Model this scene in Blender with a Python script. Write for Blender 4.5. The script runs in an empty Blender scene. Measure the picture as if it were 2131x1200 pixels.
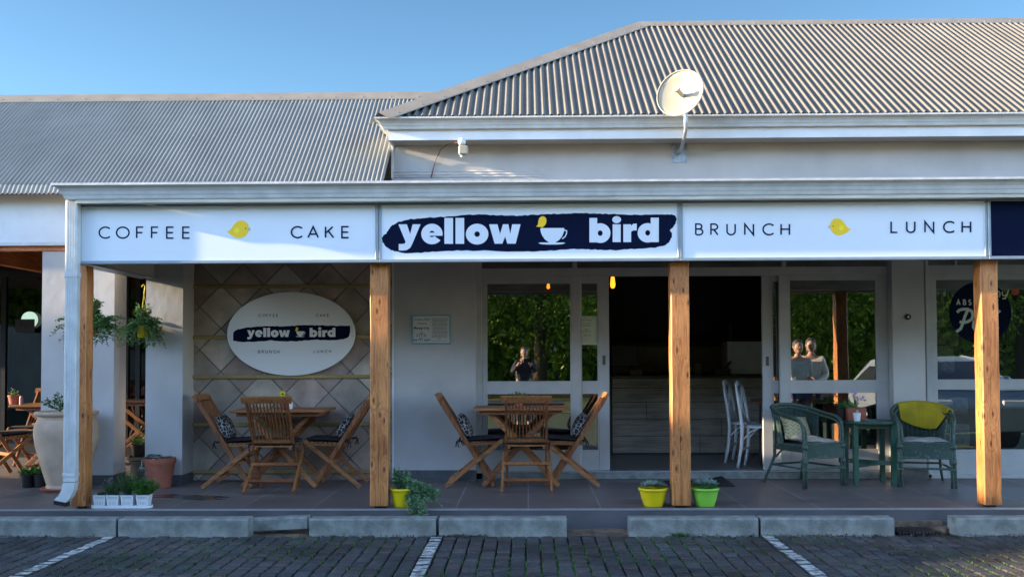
import bpy, math, random
from mathutils import Vector, Matrix
random.seed(7)
R = math.radians
C = bpy.context.scene.collection
scene = bpy.context.scene

# ------------------------------------------------------------------ camera
F = 2060.0; W0, H0 = 2131.0, 1200.0; SHIFT = 82.0
CAM = Vector((0, -8.6, 1.30))
ROT = (Matrix.Rotation(R(0.9), 3, 'Z') @ Matrix.Rotation(R(90 + 1.75), 3, 'X') @ Matrix.Rotation(R(-0.22), 3, 'Z'))
cd = bpy.data.cameras.new('camera'); cam = bpy.data.objects.new('camera', cd); C.objects.link(cam)
cam.matrix_world = Matrix.Translation(CAM) @ ROT.to_4x4()
cd.sensor_width = 36; cd.lens = 36 * F / W0; cd.shift_y = SHIFT / W0; cd.clip_start = 0.05; cd.clip_end = 2000
scene.camera = cam

def P(px, py, Y):
    """photo pixel on the plane y=Y"""
    d = ROT @ Vector(((px - W0 / 2) / F, (H0 / 2 - py + SHIFT) / F, -1))
    return CAM + d * ((Y - CAM.y) / d.y)
def X(px, Y, py=760): return P(px, py, Y).x
def Z(py, Y, px=1100): return P(px, py, Y).z

# ------------------------------------------------------------------ light
SUND = Vector((1, .09, -.23)).normalized()
elev = math.asin(-SUND.z); azi = math.atan2(-SUND.x, -SUND.y)
w = bpy.data.worlds.new('World'); scene.world = w; w.use_nodes = True
nt = w.node_tree; bg = nt.nodes['Background']
sky = nt.nodes.new('ShaderNodeTexSky'); sky.sky_type = 'NISHITA'; sky.sun_disc = False
sky.sun_elevation = elev; sky.sun_rotation = azi; sky.air_density = 1.0; sky.dust_density = 0.3; sky.ozone_density = 1.6
tcw = nt.nodes.new('ShaderNodeTexCoord'); spw = nt.nodes.new('ShaderNodeSeparateXYZ'); nt.links.new(tcw.outputs['Generated'], spw.inputs[0])
mrw = nt.nodes.new('ShaderNodeMapRange'); mrw.inputs[1].default_value = -.6; mrw.inputs[2].default_value = .75; mrw.inputs[3].default_value = 2.1; mrw.inputs[4].default_value = .39; nt.links.new(spw.outputs[1], mrw.inputs[0])
tnt = nt.nodes.new('ShaderNodeMix'); tnt.data_type = 'RGBA'; tnt.blend_type = 'MULTIPLY'; tnt.inputs[0].default_value = 1; nt.links.new(sky.outputs[0], tnt.inputs[6])
tm = nt.nodes.new('ShaderNodeMix'); tm.data_type = 'RGBA'; tm.inputs[6].default_value = (.85, .87, .99, 1); tm.inputs[7].default_value = (.66, .90, 1.07, 1); mrt = nt.nodes.new('ShaderNodeMapRange'); mrt.inputs[1].default_value = -.4; mrt.inputs[2].default_value = .5; nt.links.new(spw.outputs[1], mrt.inputs[0]); nt.links.new(mrt.outputs[0], tm.inputs[0]); nt.links.new(tm.outputs[2], tnt.inputs[7])
sclw = nt.nodes.new('ShaderNodeVectorMath'); sclw.operation = 'SCALE'; nt.links.new(tnt.outputs[2], sclw.inputs[0])
mrz = nt.nodes.new('ShaderNodeMapRange'); mrz.inputs[1].default_value = .25; mrz.inputs[2].default_value = .95; mrz.inputs[3].default_value = 1.25; mrz.inputs[4].default_value = .26; nt.links.new(spw.outputs[2], mrz.inputs[0])
mmw = nt.nodes.new('ShaderNodeMath'); mmw.operation = 'MULTIPLY'; nt.links.new(mrw.outputs[0], mmw.inputs[0]); nt.links.new(mrz.outputs[0], mmw.inputs[1]); nt.links.new(mmw.outputs[0], sclw.inputs['Scale'])
nt.links.new(sclw.outputs[0], bg.inputs[0]); bg.inputs[1].default_value = 0.15
ld = bpy.data.lights.new('sun', 'SUN'); ld.energy = 5.0; ld.angle = R(0.6); ld.color = (1, .80, .53)
lo = bpy.data.objects.new('sun', ld); C.objects.link(lo); lo.rotation_euler = SUND.to_track_quat('-Z', 'Y').to_euler(); lo.location = (-20, -5, 12)
scene.view_settings.view_transform = 'Standard'; scene.view_settings.look = 'None'
scene.view_settings.exposure = 1.85; scene.view_settings.gamma = 1

# ------------------------------------------------------------------ materials
def mat(name, col, rough=.6, noise=0, nscale=8, stretch=(1, 1, 1), col2=None, bump=0, bscale=40, metal=0, spec=None, detail=6, world=True):
    m = bpy.data.materials.new(name); m.use_nodes = True
    n = m.node_tree; b = n.nodes['Principled BSDF']
    b.inputs['Base Color'].default_value = (*col, 1); b.inputs['Roughness'].default_value = rough; b.inputs['Metallic'].default_value = metal
    if spec is not None: b.inputs['Specular IOR Level'].default_value = spec
    m['p'] = 1
    if noise or bump:
        tc = n.nodes.new('ShaderNodeTexCoord'); mp = n.nodes.new('ShaderNodeMapping'); mp.inputs['Scale'].default_value = stretch
        n.links.new(tc.outputs['Object'], mp.inputs[0])
    if noise:
        t = n.nodes.new('ShaderNodeTexNoise'); t.inputs['Scale'].default_value = nscale; t.inputs['Detail'].default_value = detail
        n.links.new(mp.outputs[0], t.inputs[0])
        r = n.nodes.new('ShaderNodeValToRGB'); e = r.color_ramp.elements
        c2 = col2 or tuple(c * (1 - noise) for c in col)
        e[0].position = .35; e[1].position = .65; e[0].color = (*c2, 1); e[1].color = (*[min(1, c * (1 + noise * .3)) for c in col], 1)
        n.links.new(t.outputs[0], r.inputs[0]); n.links.new(r.outputs[0], b.inputs['Base Color'])
    if bump:
        t2 = n.nodes.new('ShaderNodeTexNoise'); t2.inputs['Scale'].default_value = bscale; t2.inputs['Detail'].default_value = 4
        n.links.new(mp.outputs[0], t2.inputs[0]); bp = n.nodes.new('ShaderNodeBump'); bp.inputs['Strength'].default_value = bump; bp.inputs['Distance'].default_value = .01
        n.links.new(t2.outputs[0], bp.inputs['Height']); n.links.new(bp.outputs[0], b.inputs['Normal'])
    return m

def wood(name, light, dark, knots=True, axis='Z', rough=.55, scale=1.0, sat=.5):
    m = bpy.data.materials.new(name); m.use_nodes = True; n = m.node_tree; L = n.links.new
    b = n.nodes['Principled BSDF']; b.inputs['Roughness'].default_value = rough
    def nd(t): return n.nodes.new(t)
    def ramp(inp, stops):
        r = nd('ShaderNodeValToRGB'); e = r.color_ramp.elements
        while len(e) < len(stops): e.new(.5)
        for q, (p, c) in zip(e, stops): q.position = p; q.color = (*c, 1) if isinstance(c, tuple) else (c, c, c, 1)
        L(inp, r.inputs[0]); return r.outputs[0]
    def mul(a, c, f=1.0):
        x = nd('ShaderNodeMix'); x.data_type = 'RGBA'; x.blend_type = 'MULTIPLY'; x.inputs[0].default_value = f; L(a, x.inputs[6]); L(c, x.inputs[7]); return x.outputs[2]
    tc = nd('ShaderNodeTexCoord'); oi = nd('ShaderNodeObjectInfo'); q = nd('ShaderNodeMath'); q.operation = 'MULTIPLY'; q.inputs[1].default_value = 37; L(oi.outputs['Random'], q.inputs[0])
    cmb = nd('ShaderNodeCombineXYZ'); [L(q.outputs[0], cmb.inputs[i]) for i in range(3)]
    add2 = nd('ShaderNodeVectorMath'); add2.operation = 'ADD'; L(tc.outputs['Object'], add2.inputs[0]); L(cmb.outputs[0], add2.inputs[1]); base = add2.outputs[0]
    if knots:
        sp = nd('ShaderNodeSeparateXYZ'); L(base, sp.inputs[0]); sm = nd('ShaderNodeMath'); sm.operation = 'ADD'; L(sp.outputs[0], sm.inputs[0]); L(sp.outputs[1], sm.inputs[1])
        c2 = nd('ShaderNodeCombineXYZ'); m1 = nd('ShaderNodeMath'); m1.operation = 'MULTIPLY'; m1.inputs[1].default_value = 7.5; L(sm.outputs[0], m1.inputs[0]); m2 = nd('ShaderNodeMath'); m2.operation = 'MULTIPLY'; m2.inputs[1].default_value = 2.6; L(sp.outputs[2], m2.inputs[0])
        L(m1.outputs[0], c2.inputs[0]); L(m2.outputs[0], c2.inputs[1]); v = nd('ShaderNodeTexVoronoi'); v.voronoi_dimensions = '2D'; v.inputs['Scale'].default_value = 1; L(c2.outputs[0], v.inputs[0])
        mr = nd('ShaderNodeMapRange'); mr.interpolation_type = 'SMOOTHSTEP'; mr.inputs[1].default_value = .05; mr.inputs[2].default_value = .42; mr.inputs[3].default_value = .055; mr.inputs[4].default_value = 0; L(v.outputs['Distance'], mr.inputs[0])
        c3 = nd('ShaderNodeCombineXYZ'); L(mr.outputs[0], c3.inputs[0]); L(mr.outputs[0], c3.inputs[1]); a3 = nd('ShaderNodeVectorMath'); a3.operation = 'ADD'; L(base, a3.inputs[0]); L(c3.outputs[0], a3.inputs[1]); base = a3.outputs[0]
    mp = nd('ShaderNodeMapping'); mp.inputs['Scale'].default_value = {'X': (.05, 1, 1), 'Y': (1, .05, 1), 'Z': (1, 1, .05)}[axis]; L(base, mp.inputs[0])
    wv = nd('ShaderNodeTexNoise'); wv.inputs['Scale'].default_value = 48 * scale; wv.inputs['Detail'].default_value = 4; wv.inputs['Distortion'].default_value = .3; L(mp.outputs[0], wv.inputs[0])
    fn = nd('ShaderNodeTexNoise'); fn.inputs['Scale'].default_value = 190 * scale; fn.inputs['Detail'].default_value = 2; L(mp.outputs[0], fn.inputs[0])
    out = ramp(wv.outputs[0], [(.34, dark), (.47, tuple((a * .35 + c * .65) for a, c in zip(dark, light))), (.60, light)])
    out = mul(out, ramp(fn.outputs[0], [(.36, .62), (.52, 1.0)]), .8)
    bn = nd('ShaderNodeTexNoise'); bn.inputs['Scale'].default_value = 2.6; bn.inputs['Detail'].default_value = 5; L(base, bn.inputs[0]); out = mul(out, ramp(bn.outputs[0], [(.32, (.62, .55, .50)), (.62, (1, 1, 1))]), .8)
    if knots:
        m3 = nd('ShaderNodeMix'); m3.data_type = 'RGBA'; L(ramp(v.outputs['Distance'], [(.035, 1.0), (.06, .6), (.10, 0.0)]), m3.inputs[0]); L(out, m3.inputs[6]); m3.inputs[7].default_value = (dark[0] * .30, dark[1] * .22, dark[2] * .25, 1); out = m3.outputs[2]
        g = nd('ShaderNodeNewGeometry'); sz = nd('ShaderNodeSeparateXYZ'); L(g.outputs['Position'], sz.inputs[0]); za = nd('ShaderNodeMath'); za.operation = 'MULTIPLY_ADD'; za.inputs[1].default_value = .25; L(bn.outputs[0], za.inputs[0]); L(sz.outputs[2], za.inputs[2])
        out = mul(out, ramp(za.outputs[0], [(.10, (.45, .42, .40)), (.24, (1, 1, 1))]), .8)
    L(out, b.inputs['Base Color'])
    bp = nd('ShaderNodeBump'); bp.inputs['Strength'].default_value = .25; bp.inputs['Distance'].default_value = .004; L(wv.outputs[0], bp.inputs['Height']); L(bp.outputs[0], b.inputs['Normal'])
    return m

def attrmat(name, rough=.7, noise=.35, nscale=12, bump=.4, bscale=30, spec=.3):
    """colour comes from a per-face attribute (the thing's own colour), broken up by noise"""
    m = bpy.data.materials.new(name); m.use_nodes = True; n = m.node_tree; L = n.links.new
    b = n.nodes['Principled BSDF']; b.inputs['Roughness'].default_value = rough; b.inputs['Specular IOR Level'].default_value = spec
    a = n.nodes.new('ShaderNodeAttribute'); a.attribute_name = 'col'
    tc = n.nodes.new('ShaderNodeTexCoord'); t = n.nodes.new('ShaderNodeTexNoise'); t.inputs['Scale'].default_value = nscale; t.inputs['Detail'].default_value = 8
    L(tc.outputs['Object'], t.inputs[0]); r = n.nodes.new('ShaderNodeValToRGB'); r.color_ramp.elements[0].position = .3; r.color_ramp.elements[1].position = .7
    k = 1 - noise; r.color_ramp.elements[0].color = (k, k, k, 1); tb = n.nodes.new('ShaderNodeTexNoise'); tb.inputs['Scale'].default_value = 1.1; tb.inputs['Detail'].default_value = 6; L(tc.outputs['Object'], tb.inputs[0]); rb = n.nodes.new('ShaderNodeValToRGB'); rb.color_ramp.elements[0].position = .38; rb.color_ramp.elements[1].position = .6; rb.color_ramp.elements[0].color = (.6, .58, .55, 1); L(tb.outputs[0], rb.inputs[0]); mb_ = n.nodes.new('ShaderNodeMix'); mb_.data_type = 'RGBA'; mb_.blend_type = 'MULTIPLY'; mb_.inputs[0].default_value = 1; L(a.outputs['Color'], mb_.inputs[6]); L(rb.outputs[0], mb_.inputs[7]); L(t.outputs[0], r.inputs[0])
    mx = n.nodes.new('ShaderNodeMix'); mx.data_type = 'RGBA'; mx.blend_type = 'MULTIPLY'; mx.inputs[0].default_value = 1
    L(mb_.outputs[2], mx.inputs[6]); L(r.outputs[0], mx.inputs[7]); L(mx.outputs[2], b.inputs['Base Color'])
    t2 = n.nodes.new('ShaderNodeTexNoise'); t2.inputs['Scale'].default_value = bscale; t2.inputs['Detail'].default_value = 5; L(tc.outputs['Object'], t2.inputs[0])
    bp = n.nodes.new('ShaderNodeBump'); bp.inputs['Strength'].default_value = bump; bp.inputs['Distance'].default_value = .01
    L(t2.outputs[0], bp.inputs['Height']); L(bp.outputs[0], b.inputs['Normal'])
    return m

def glass(name, refl=.2, tint=(.9, .93, .92)):
    m = bpy.data.materials.new(name); m.use_nodes = True; n = m.node_tree; n.nodes.clear(); L = n.links.new
    o = n.nodes.new('ShaderNodeOutputMaterial'); mx = n.nodes.new('ShaderNodeMixShader'); t = n.nodes.new('ShaderNodeBsdfTransparent'); g = n.nodes.new('ShaderNodeBsdfGlossy')
    t.inputs[0].default_value = (*tint, 1); g.inputs[1].default_value = 0.0; g.inputs[0].default_value = (1, 1, 1, 1)
    f = n.nodes.new('ShaderNodeFresnel'); f.inputs[0].default_value = 1.5; a = n.nodes.new('ShaderNodeMath'); a.operation = 'ADD'; a.inputs[1].default_value = refl; a.use_clamp = True
    tc = n.nodes.new('ShaderNodeTexCoord'); nz = n.nodes.new('ShaderNodeTexNoise'); nz.inputs['Scale'].default_value = 1.3; nz.inputs['Detail'].default_value = 1
    L(tc.outputs['Object'], nz.inputs[0]); bp = n.nodes.new('ShaderNodeBump'); bp.inputs['Strength'].default_value = .13; bp.inputs['Distance'].default_value = .01
    L(nz.outputs[0], bp.inputs['Height']); L(bp.outputs[0], g.inputs['Normal'])
    L(f.outputs[0], a.inputs[0]); L(a.outputs[0], mx.inputs[0]); L(t.outputs[0], mx.inputs[1]); L(g.outputs[0], mx.inputs[2]); L(mx.outputs[0], o.inputs[0])
    return m

def emis(name, col, s):
    m = bpy.data.materials.new(name); m.use_nodes = True; b = m.node_tree.nodes['Principled BSDF']
    b.inputs['Base Color'].default_value = (*col, 1); b.inputs['Emission Color'].default_value = (*col, 1); b.inputs['Emission Strength'].default_value = s
    return m

def leafmat(name, a, b2, rough=.5):
    m = bpy.data.materials.new(name); m.use_nodes = True; n = m.node_tree; L = n.links.new; n.nodes.clear()
    o = n.nodes.new('ShaderNodeOutputMaterial'); d = n.nodes.new('ShaderNodeBsdfPrincipled'); t = n.nodes.new('ShaderNodeBsdfTranslucent'); mx = n.nodes.new('ShaderNodeMixShader')
    g = n.nodes.new('ShaderNodeAttribute'); g.attribute_name = 'rnd'; r = n.nodes.new('ShaderNodeValToRGB')
    r.color_ramp.elements[0].color = (*a, 1); r.color_ramp.elements[1].color = (*b2, 1)
    L(g.outputs['Fac'], r.inputs[0]); L(r.outputs[0], d.inputs['Base Color']); L(r.outputs[0], t.inputs[0]); d.inputs['Roughness'].default_value = rough
    mx.inputs[0].default_value = .25; L(d.outputs[0], mx.inputs[1]); L(t.outputs[0], mx.inputs[2]); L(mx.outputs[0], o.inputs[0])
    return m

M = {}
M['wall'] = mat('grey wall paint', (.50, .475, .46), .75, .16, 1.6, bump=.35, bscale=11, detail=10)
M['rough_wall'] = mat('patched grey plaster', (.32, .31, .285), .8, .1, 3, bump=1.0, bscale=9)
M['cream_wall'] = mat('pale beam paint', (.45, .44, .41), .7, .08, 4, bump=.1)
M['ceil'] = mat('stained timber ceiling', (.16, .12, .095), .7, .2, 4, stretch=(1, .2, 1))
M['skirt'] = mat('slate skirting tile', (.09, .095, .105), .45, .25, 9, bump=.1)
M['frame'] = mat('grey joinery paint', (.43, .425, .42), .5, .10, 5, bump=.08, bscale=60)
M['dark_frame'] = mat('dark joinery', (.012, .012, .014), .5, .2, 6)
M['sign_white'] = mat('white vinyl', (.74, .78, .84), .42, .03, 2, bump=.12, bscale=5)
M['oval_white'] = mat('white oval board', (.82, .80, .79), .45, .03, 2)
M['alu'] = mat('aluminium sign frame', (.30, .35, .40), .4, .1, 6, metal=.3)
M['navy'] = mat('navy vinyl', (.003, .007, .028), .8, .1, 5, spec=.08)
M['ink'] = mat('navy lettering', (.004, .016, .05), .7, .05, 5, spec=.1)
M['letter_white'] = mat('white lettering', (.70, .73, .80), .45, .02, 3)
M['yellow'] = mat('bird yellow', (.95, .60, .01), .5, .05, 5)
M['yellow2'] = mat('wing yellow', (.98, .76, .02), .5, .05, 5)
M['cream'] = mat('cream outline', (.8, .72, .45), .5, .02, 5)
M['gutter'] = mat('painted gutter', (.60, .61, .60), .5, .14, 7, bump=.1, bscale=12)
M['gutter_rim'] = mat('gutter rim', (.60, .58, .56), .5, .15, 9, bump=.3, bscale=40)
M['fascia'] = mat('fascia board', (.74, .74, .75), .6, .1, 3, bump=.15)
M['old_board'] = mat('weathered cream board', (.62, .57, .48), .7, .25, 4, stretch=(.6, 1, 3), bump=.2)
M['roof'] = mat('corrugated roof paint', (.190, .174, .154), .55, .1, 2.5, stretch=(1, .3, 1), spec=.08)
M['roof_left'] = mat('corrugated roof older', (.27, .27, .255), .55, .12, 2.5, stretch=(1, .3, 1), spec=.08)
M['ridge'] = mat('ridge flashing', (.26, .225, .19), .5, .15, 4)
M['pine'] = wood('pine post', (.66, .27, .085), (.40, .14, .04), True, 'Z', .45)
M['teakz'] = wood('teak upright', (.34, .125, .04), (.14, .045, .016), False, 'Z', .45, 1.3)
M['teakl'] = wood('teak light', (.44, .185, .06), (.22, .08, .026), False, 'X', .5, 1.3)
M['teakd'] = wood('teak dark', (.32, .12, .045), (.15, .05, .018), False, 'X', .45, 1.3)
M['redwood'] = wood('reddish rafter', (.75, .26, .09), (.5, .15, .05), False, 'Y', .6)
M['batten'] = mat('treated batten', (.36, .26, .10), .7, .3, 8, stretch=(.2, 1, 1), bump=.2)
M['stone'] = attrmat('sandstone tile', .75, .35, 5, .6, 22)
M['grout'] = mat('grout', (.16, .155, .15), .9, .2, 8)
M['paver'] = attrmat('concrete paver', .8, .4, 25, .7, 60)
M['kerb'] = mat('concrete kerb', (.27, .28, .25), .9, .4, 9, bump=.7, bscale=50)
M['steel'] = mat('tile edge trim', (.5, .5, .52), .35, .1, 10, metal=.6)
M['galv'] = mat('galvanised steel', (.45, .47, .50), .4, .3, 25, metal=.7)
M['black'] = mat('black plastic', (.012, .012, .013), .4, .1, 10)
M['fabric_black'] = mat('black canvas', (.012, .013, .02), .9, .2, 30, bump=.3, bscale=120)
M['white_plastic'] = mat('white plastic', (.72, .73, .74), .35, .03, 5)
M['cream_plastic'] = mat('cream plastic', (.37, .335, .25), .45, .05, 4)
M['cable'] = mat('brown cable', (.16, .05, .03), .6, .1, 10)
M['terracotta'] = mat('terracotta', (.32, .095, .055), .75, .25, 8, bump=.15)
M['urn'] = mat('sandy clay urn', (.47, .345, .25), .8, .2, 5, bump=.35, bscale=25)
M['pot_yellow'] = mat('yellow plastic pot', (.75, .58, .005), .35, .08, 5)
M['pot_green'] = mat('lime plastic pot', (.24, .58, .06), .35, .08, 5)
M['soil'] = mat('soil', (.03, .022, .015), .95, .4, 40, bump=.8, bscale=60)
M['leaf_dark'] = leafmat('herb leaf', (.03, .08, .02), (.10, .20, .05))
M['leaf_mid'] = leafmat('basket leaf', (.05, .12, .025), (.16, .32, .09))
M['leaf_pale'] = leafmat('grey green leaf', (.09, .19, .08), (.26, .42, .22))
M['leaf_lime'] = leafmat('parsley leaf', (.03, .11, .01), (.09, .24, .03))
M['tree_leaf'] = leafmat('tree leaf', (.07, .14, .008), (.38, .55, .05))
M['succ'] = leafmat('succulent leaf', (.12, .22, .19), (.32, .46, .40))
M['petal_y'] = leafmat('yellow petal', (.75, .60, .01), (.85, .75, .02))
M['petal_p'] = leafmat('lilac petal', (.40, .20, .55), (.62, .42, .75))
M['petal_w'] = leafmat('white petal', (.6, .6, .6), (.8, .8, .75))
M['stem'] = mat('green stem', (.05, .10, .03), .6, .2, 20)
M['wicker'] = None
M['white_chair'] = mat('white painted wood', (.80, .81, .84), .4, .05, 8)
M['counter'] = wood('grey washed planks', (.60, .51, .42), (.46, .39, .33), False, 'X', .6, .35)
M['counter_top'] = mat('counter top', (.10, .09, .08), .4, .2, 8)
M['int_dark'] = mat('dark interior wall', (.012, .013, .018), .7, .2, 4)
M['chalk'] = mat('blackboard', (.006, .008, .012), .6, .2, 4)
M['chalkline'] = mat('chalk', (.045, .05, .055), .9, .3, 40)
M['int_pale'] = mat('pale backsplash', (.34, .31, .28), .6, .15, 5)
M['int_floor'] = mat('interior tiles', (.16, .165, .17), .3, .15, 4)
M['bulb'] = emis('warm bulb', (1, .23, .012), 1.1)
M['green_lamp'] = emis('cool round lamp', (.50, .72, .60), .28)
M['paper'] = mat('paper', (.55, .60, .50), .8, .05, 5)
M['notice'] = mat('notice paper', (.64, .64, .65), .6, .04, 5)
M['notice_frame'] = mat('pale blue notice frame', (.22, .36, .46), .45, .1, 12)
M['text'] = mat('dark print', (.03, .035, .04), .7, .1, 20)
M['text_blue'] = mat('blue print', (.05, .16, .30), .7, .1, 20)
M['glass'] = glass('window glass', .33)
M['lawn'] = mat('lawn', (.06, .11, .02), .9, .4, 2, bump=.6, bscale=30)
M['bark'] = mat('bark', (.10, .07, .05), .9, .4, 6, stretch=(1, 1, .2), bump=.8, bscale=20)
M['skin'] = mat('skin', (.50, .28, .19), .5, .08, 10)
M['hair'] = mat('brown hair', (.06, .035, .02), .6, .3, 40)
M['shirt_cream'] = mat('cream jacket cloth', (.80, .72, .60), .8, .15, 10, bump=.3)
M['shirt_grey'] = mat('grey green shirt cloth', (.45, .47, .42), .8, .15, 10, bump=.3)
M['shirt_dark'] = mat('dark jacket cloth', (.03, .03, .04), .8, .15, 10, bump=.3)
M['jeans'] = mat('jeans', (.05, .07, .13), .8, .2, 20)
M['car_paint'] = mat('silver car paint', (.35, .40, .46), .25, .05, 3, metal=.5)
M['car_glass'] = mat('dark car glass', (.02, .025, .03), .05, .1, 3)
M['rubber'] = mat('rubber', (.02, .02, .02), .8, .2, 20)
M['blanket'] = mat('mustard blanket', (.46, .34, .015), .95, .2, 6, bump=.5, bscale=60)
M['seat_cushion'] = mat('oatmeal cushion', (.38, .36, .33), .9, .15, 20, bump=.4, bscale=50)
M['green_paint'] = mat('dark green paint', (.02, .085, .055), .45, .25, 8)
M['mat'] = mat('black rubber mat', (.012, .012, .014), .8, .3, 30)
M['bagwhite'] = mat('crinkled plastic bag', (.38, .38, .36), .3, .3, 20, bump=.9, bscale=25)
M['rust'] = mat('brick red', (.45, .11, .05), .9, .3, 20)
M['flower_orange'] = mat('orange decal', (.5, .08, .02), .5, .2, 20)
M['red_cup'] = mat('dull red cups', (.09, .02, .02), .5, .1, 9)
M['machine_white'] = mat('brushed machine panel', (.75, .76, .77), .35, .15, 3)
M['carton'] = mat('brown carton', (.10, .075, .05), .8, .1, 9)

def add_wicker():
    m = bpy.data.materials.new('green wicker'); m.use_nodes = True; n = m.node_tree; L = n.links.new; b = n.nodes['Principled BSDF']
    b.inputs['Roughness'].default_value = .6
    tc = n.nodes.new('ShaderNodeTexCoord'); t = n.nodes.new('ShaderNodeTexNoise'); t.inputs['Scale'].default_value = 55; L(tc.outputs['Object'], t.inputs[0])
    r = n.nodes.new('ShaderNodeValToRGB'); e = r.color_ramp.elements; e[0].color = (.038, .070, .055, 1); e[0].position = .4; e[1].color = (.055, .095, .075, 1); e[1].position = .62
    e2 = r.color_ramp.elements.new(.74); e2.color = (.20, .22, .18, 1)
    L(t.outputs[0], r.inputs[0]); L(r.outputs[0], b.inputs['Base Color'])
    w1 = n.nodes.new('ShaderNodeTexNoise'); w1.inputs['Scale'].default_value = 90; L(tc.outputs['Object'], w1.inputs[0])
    bp = n.nodes.new('ShaderNodeBump'); bp.inputs['Strength'].default_value = .5; bp.inputs['Distance'].default_value = .004; L(w1.outputs[0], bp.inputs['Height']); L(bp.outputs[0], b.inputs['Normal'])
    return m
M['wicker'] = add_wicker()

def tiles_mat(name, base, dark, sx, sy, ox, oy, rough=.35, mort=.004):
    m = bpy.data.materials.new(name); m.use_nodes = True; n = m.node_tree; L = n.links.new; b = n.nodes['Principled BSDF']
    g = n.nodes.new('ShaderNodeNewGeometry'); mp = n.nodes.new('ShaderNodeMapping'); mp.inputs['Location'].default_value = (-ox, -oy, 0); L(g.outputs['Position'], mp.inputs[0])
    br = n.nodes.new('ShaderNodeTexBrick'); br.offset = 0; br.inputs['Scale'].default_value = 1; br.inputs['Brick Width'].default_value = sx; br.inputs['Row Height'].default_value = sy; br.inputs['Mortar Size'].default_value = mort
    br.inputs['Color1'].default_value = (*base, 1); br.inputs['Color2'].default_value = (*[c * .82 for c in base], 1); br.inputs['Mortar'].default_value = (*dark, 1); br.inputs['Mortar Smooth'].default_value = .1
    L(mp.outputs[0], br.inputs[0])
    t = n.nodes.new('ShaderNodeTexNoise'); t.inputs['Scale'].default_value = 2.2; t.inputs['Detail'].default_value = 10; mp2 = n.nodes.new('ShaderNodeMapping'); mp2.inputs['Scale'].default_value = (1, 3.5, 1)
    L(g.outputs['Position'], mp2.inputs[0]); L(mp2.outputs[0], t.inputs[0]); r = n.nodes.new('ShaderNodeValToRGB'); r.color_ramp.elements[0].position = .3; r.color_ramp.elements[1].position = .72; r.color_ramp.elements[0].color = (.62, .60, .62, 1); r.color_ramp.elements[1].color = (1.25, 1.15, 1.1, 1)
    L(t.outputs[0], r.inputs[0]); mx = n.nodes.new('ShaderNodeMix'); mx.data_type = 'RGBA'; mx.blend_type = 'MULTIPLY'; mx.inputs[0].default_value = 1
    L(br.outputs[0], mx.inputs[6]); L(r.outputs[0], mx.inputs[7]); L(mx.outputs[2], b.inputs['Base Color'])
    r2 = n.nodes.new('ShaderNodeMapRange'); r2.inputs[3].default_value = rough - .1; r2.inputs[4].default_value = rough + .2; L(t.outputs[0], r2.inputs[0]); L(r2.outputs[0], b.inputs['Roughness'])
    bp = n.nodes.new('ShaderNodeBump'); bp.inputs['Strength'].default_value = .4; bp.inputs['Distance'].default_value = .004; L(br.outputs['Fac'], bp.inputs['Height']); bp.invert = True
    bp2 = n.nodes.new('ShaderNodeBump'); bp2.inputs['Strength'].default_value = .12; bp2.inputs['Distance'].default_value = .01; L(t.outputs[0], bp2.inputs['Height']); L(bp.outputs[0], bp2.inputs['Normal']); L(bp2.outputs[0], b.inputs['Normal'])
    return m
M['floor'] = tiles_mat('verandah slate tiles', (.165, .145, .138), (.28, .27, .26), .63, .63, 0, .02, .4, .006)
M['riser'] = tiles_mat('riser slate tiles', (.30, .32, .35), (.10, .10, .11), .63, 9, 0, 0, .5, .005)

# ------------------------------------------------------------------ mesh builder
def wloc(o):
    v = Vector((0, 0, 0))
    while o is not None: v = v + o.location; o = o.parent
    return v
def tag(o, label=None, cat=None, group=None, kind=None):
    if label: o['label'] = label
    if cat: o['category'] = cat
    if group: o['group'] = group
    if kind: o['kind'] = kind
    return o
def thing(name, label, cat, loc=(0, 0, 0), group=None):
    o = bpy.data.objects.new(name, None); C.objects.link(o); o.location = loc; o.empty_display_size = .1
    return tag(o, label, cat, group)
def copy_tree(o, parent=None):
    c = o.copy(); C.objects.link(c)
    if parent is not None: c.parent = parent
    for ch in list(o.children): copy_tree(ch, c)
    return c

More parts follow.
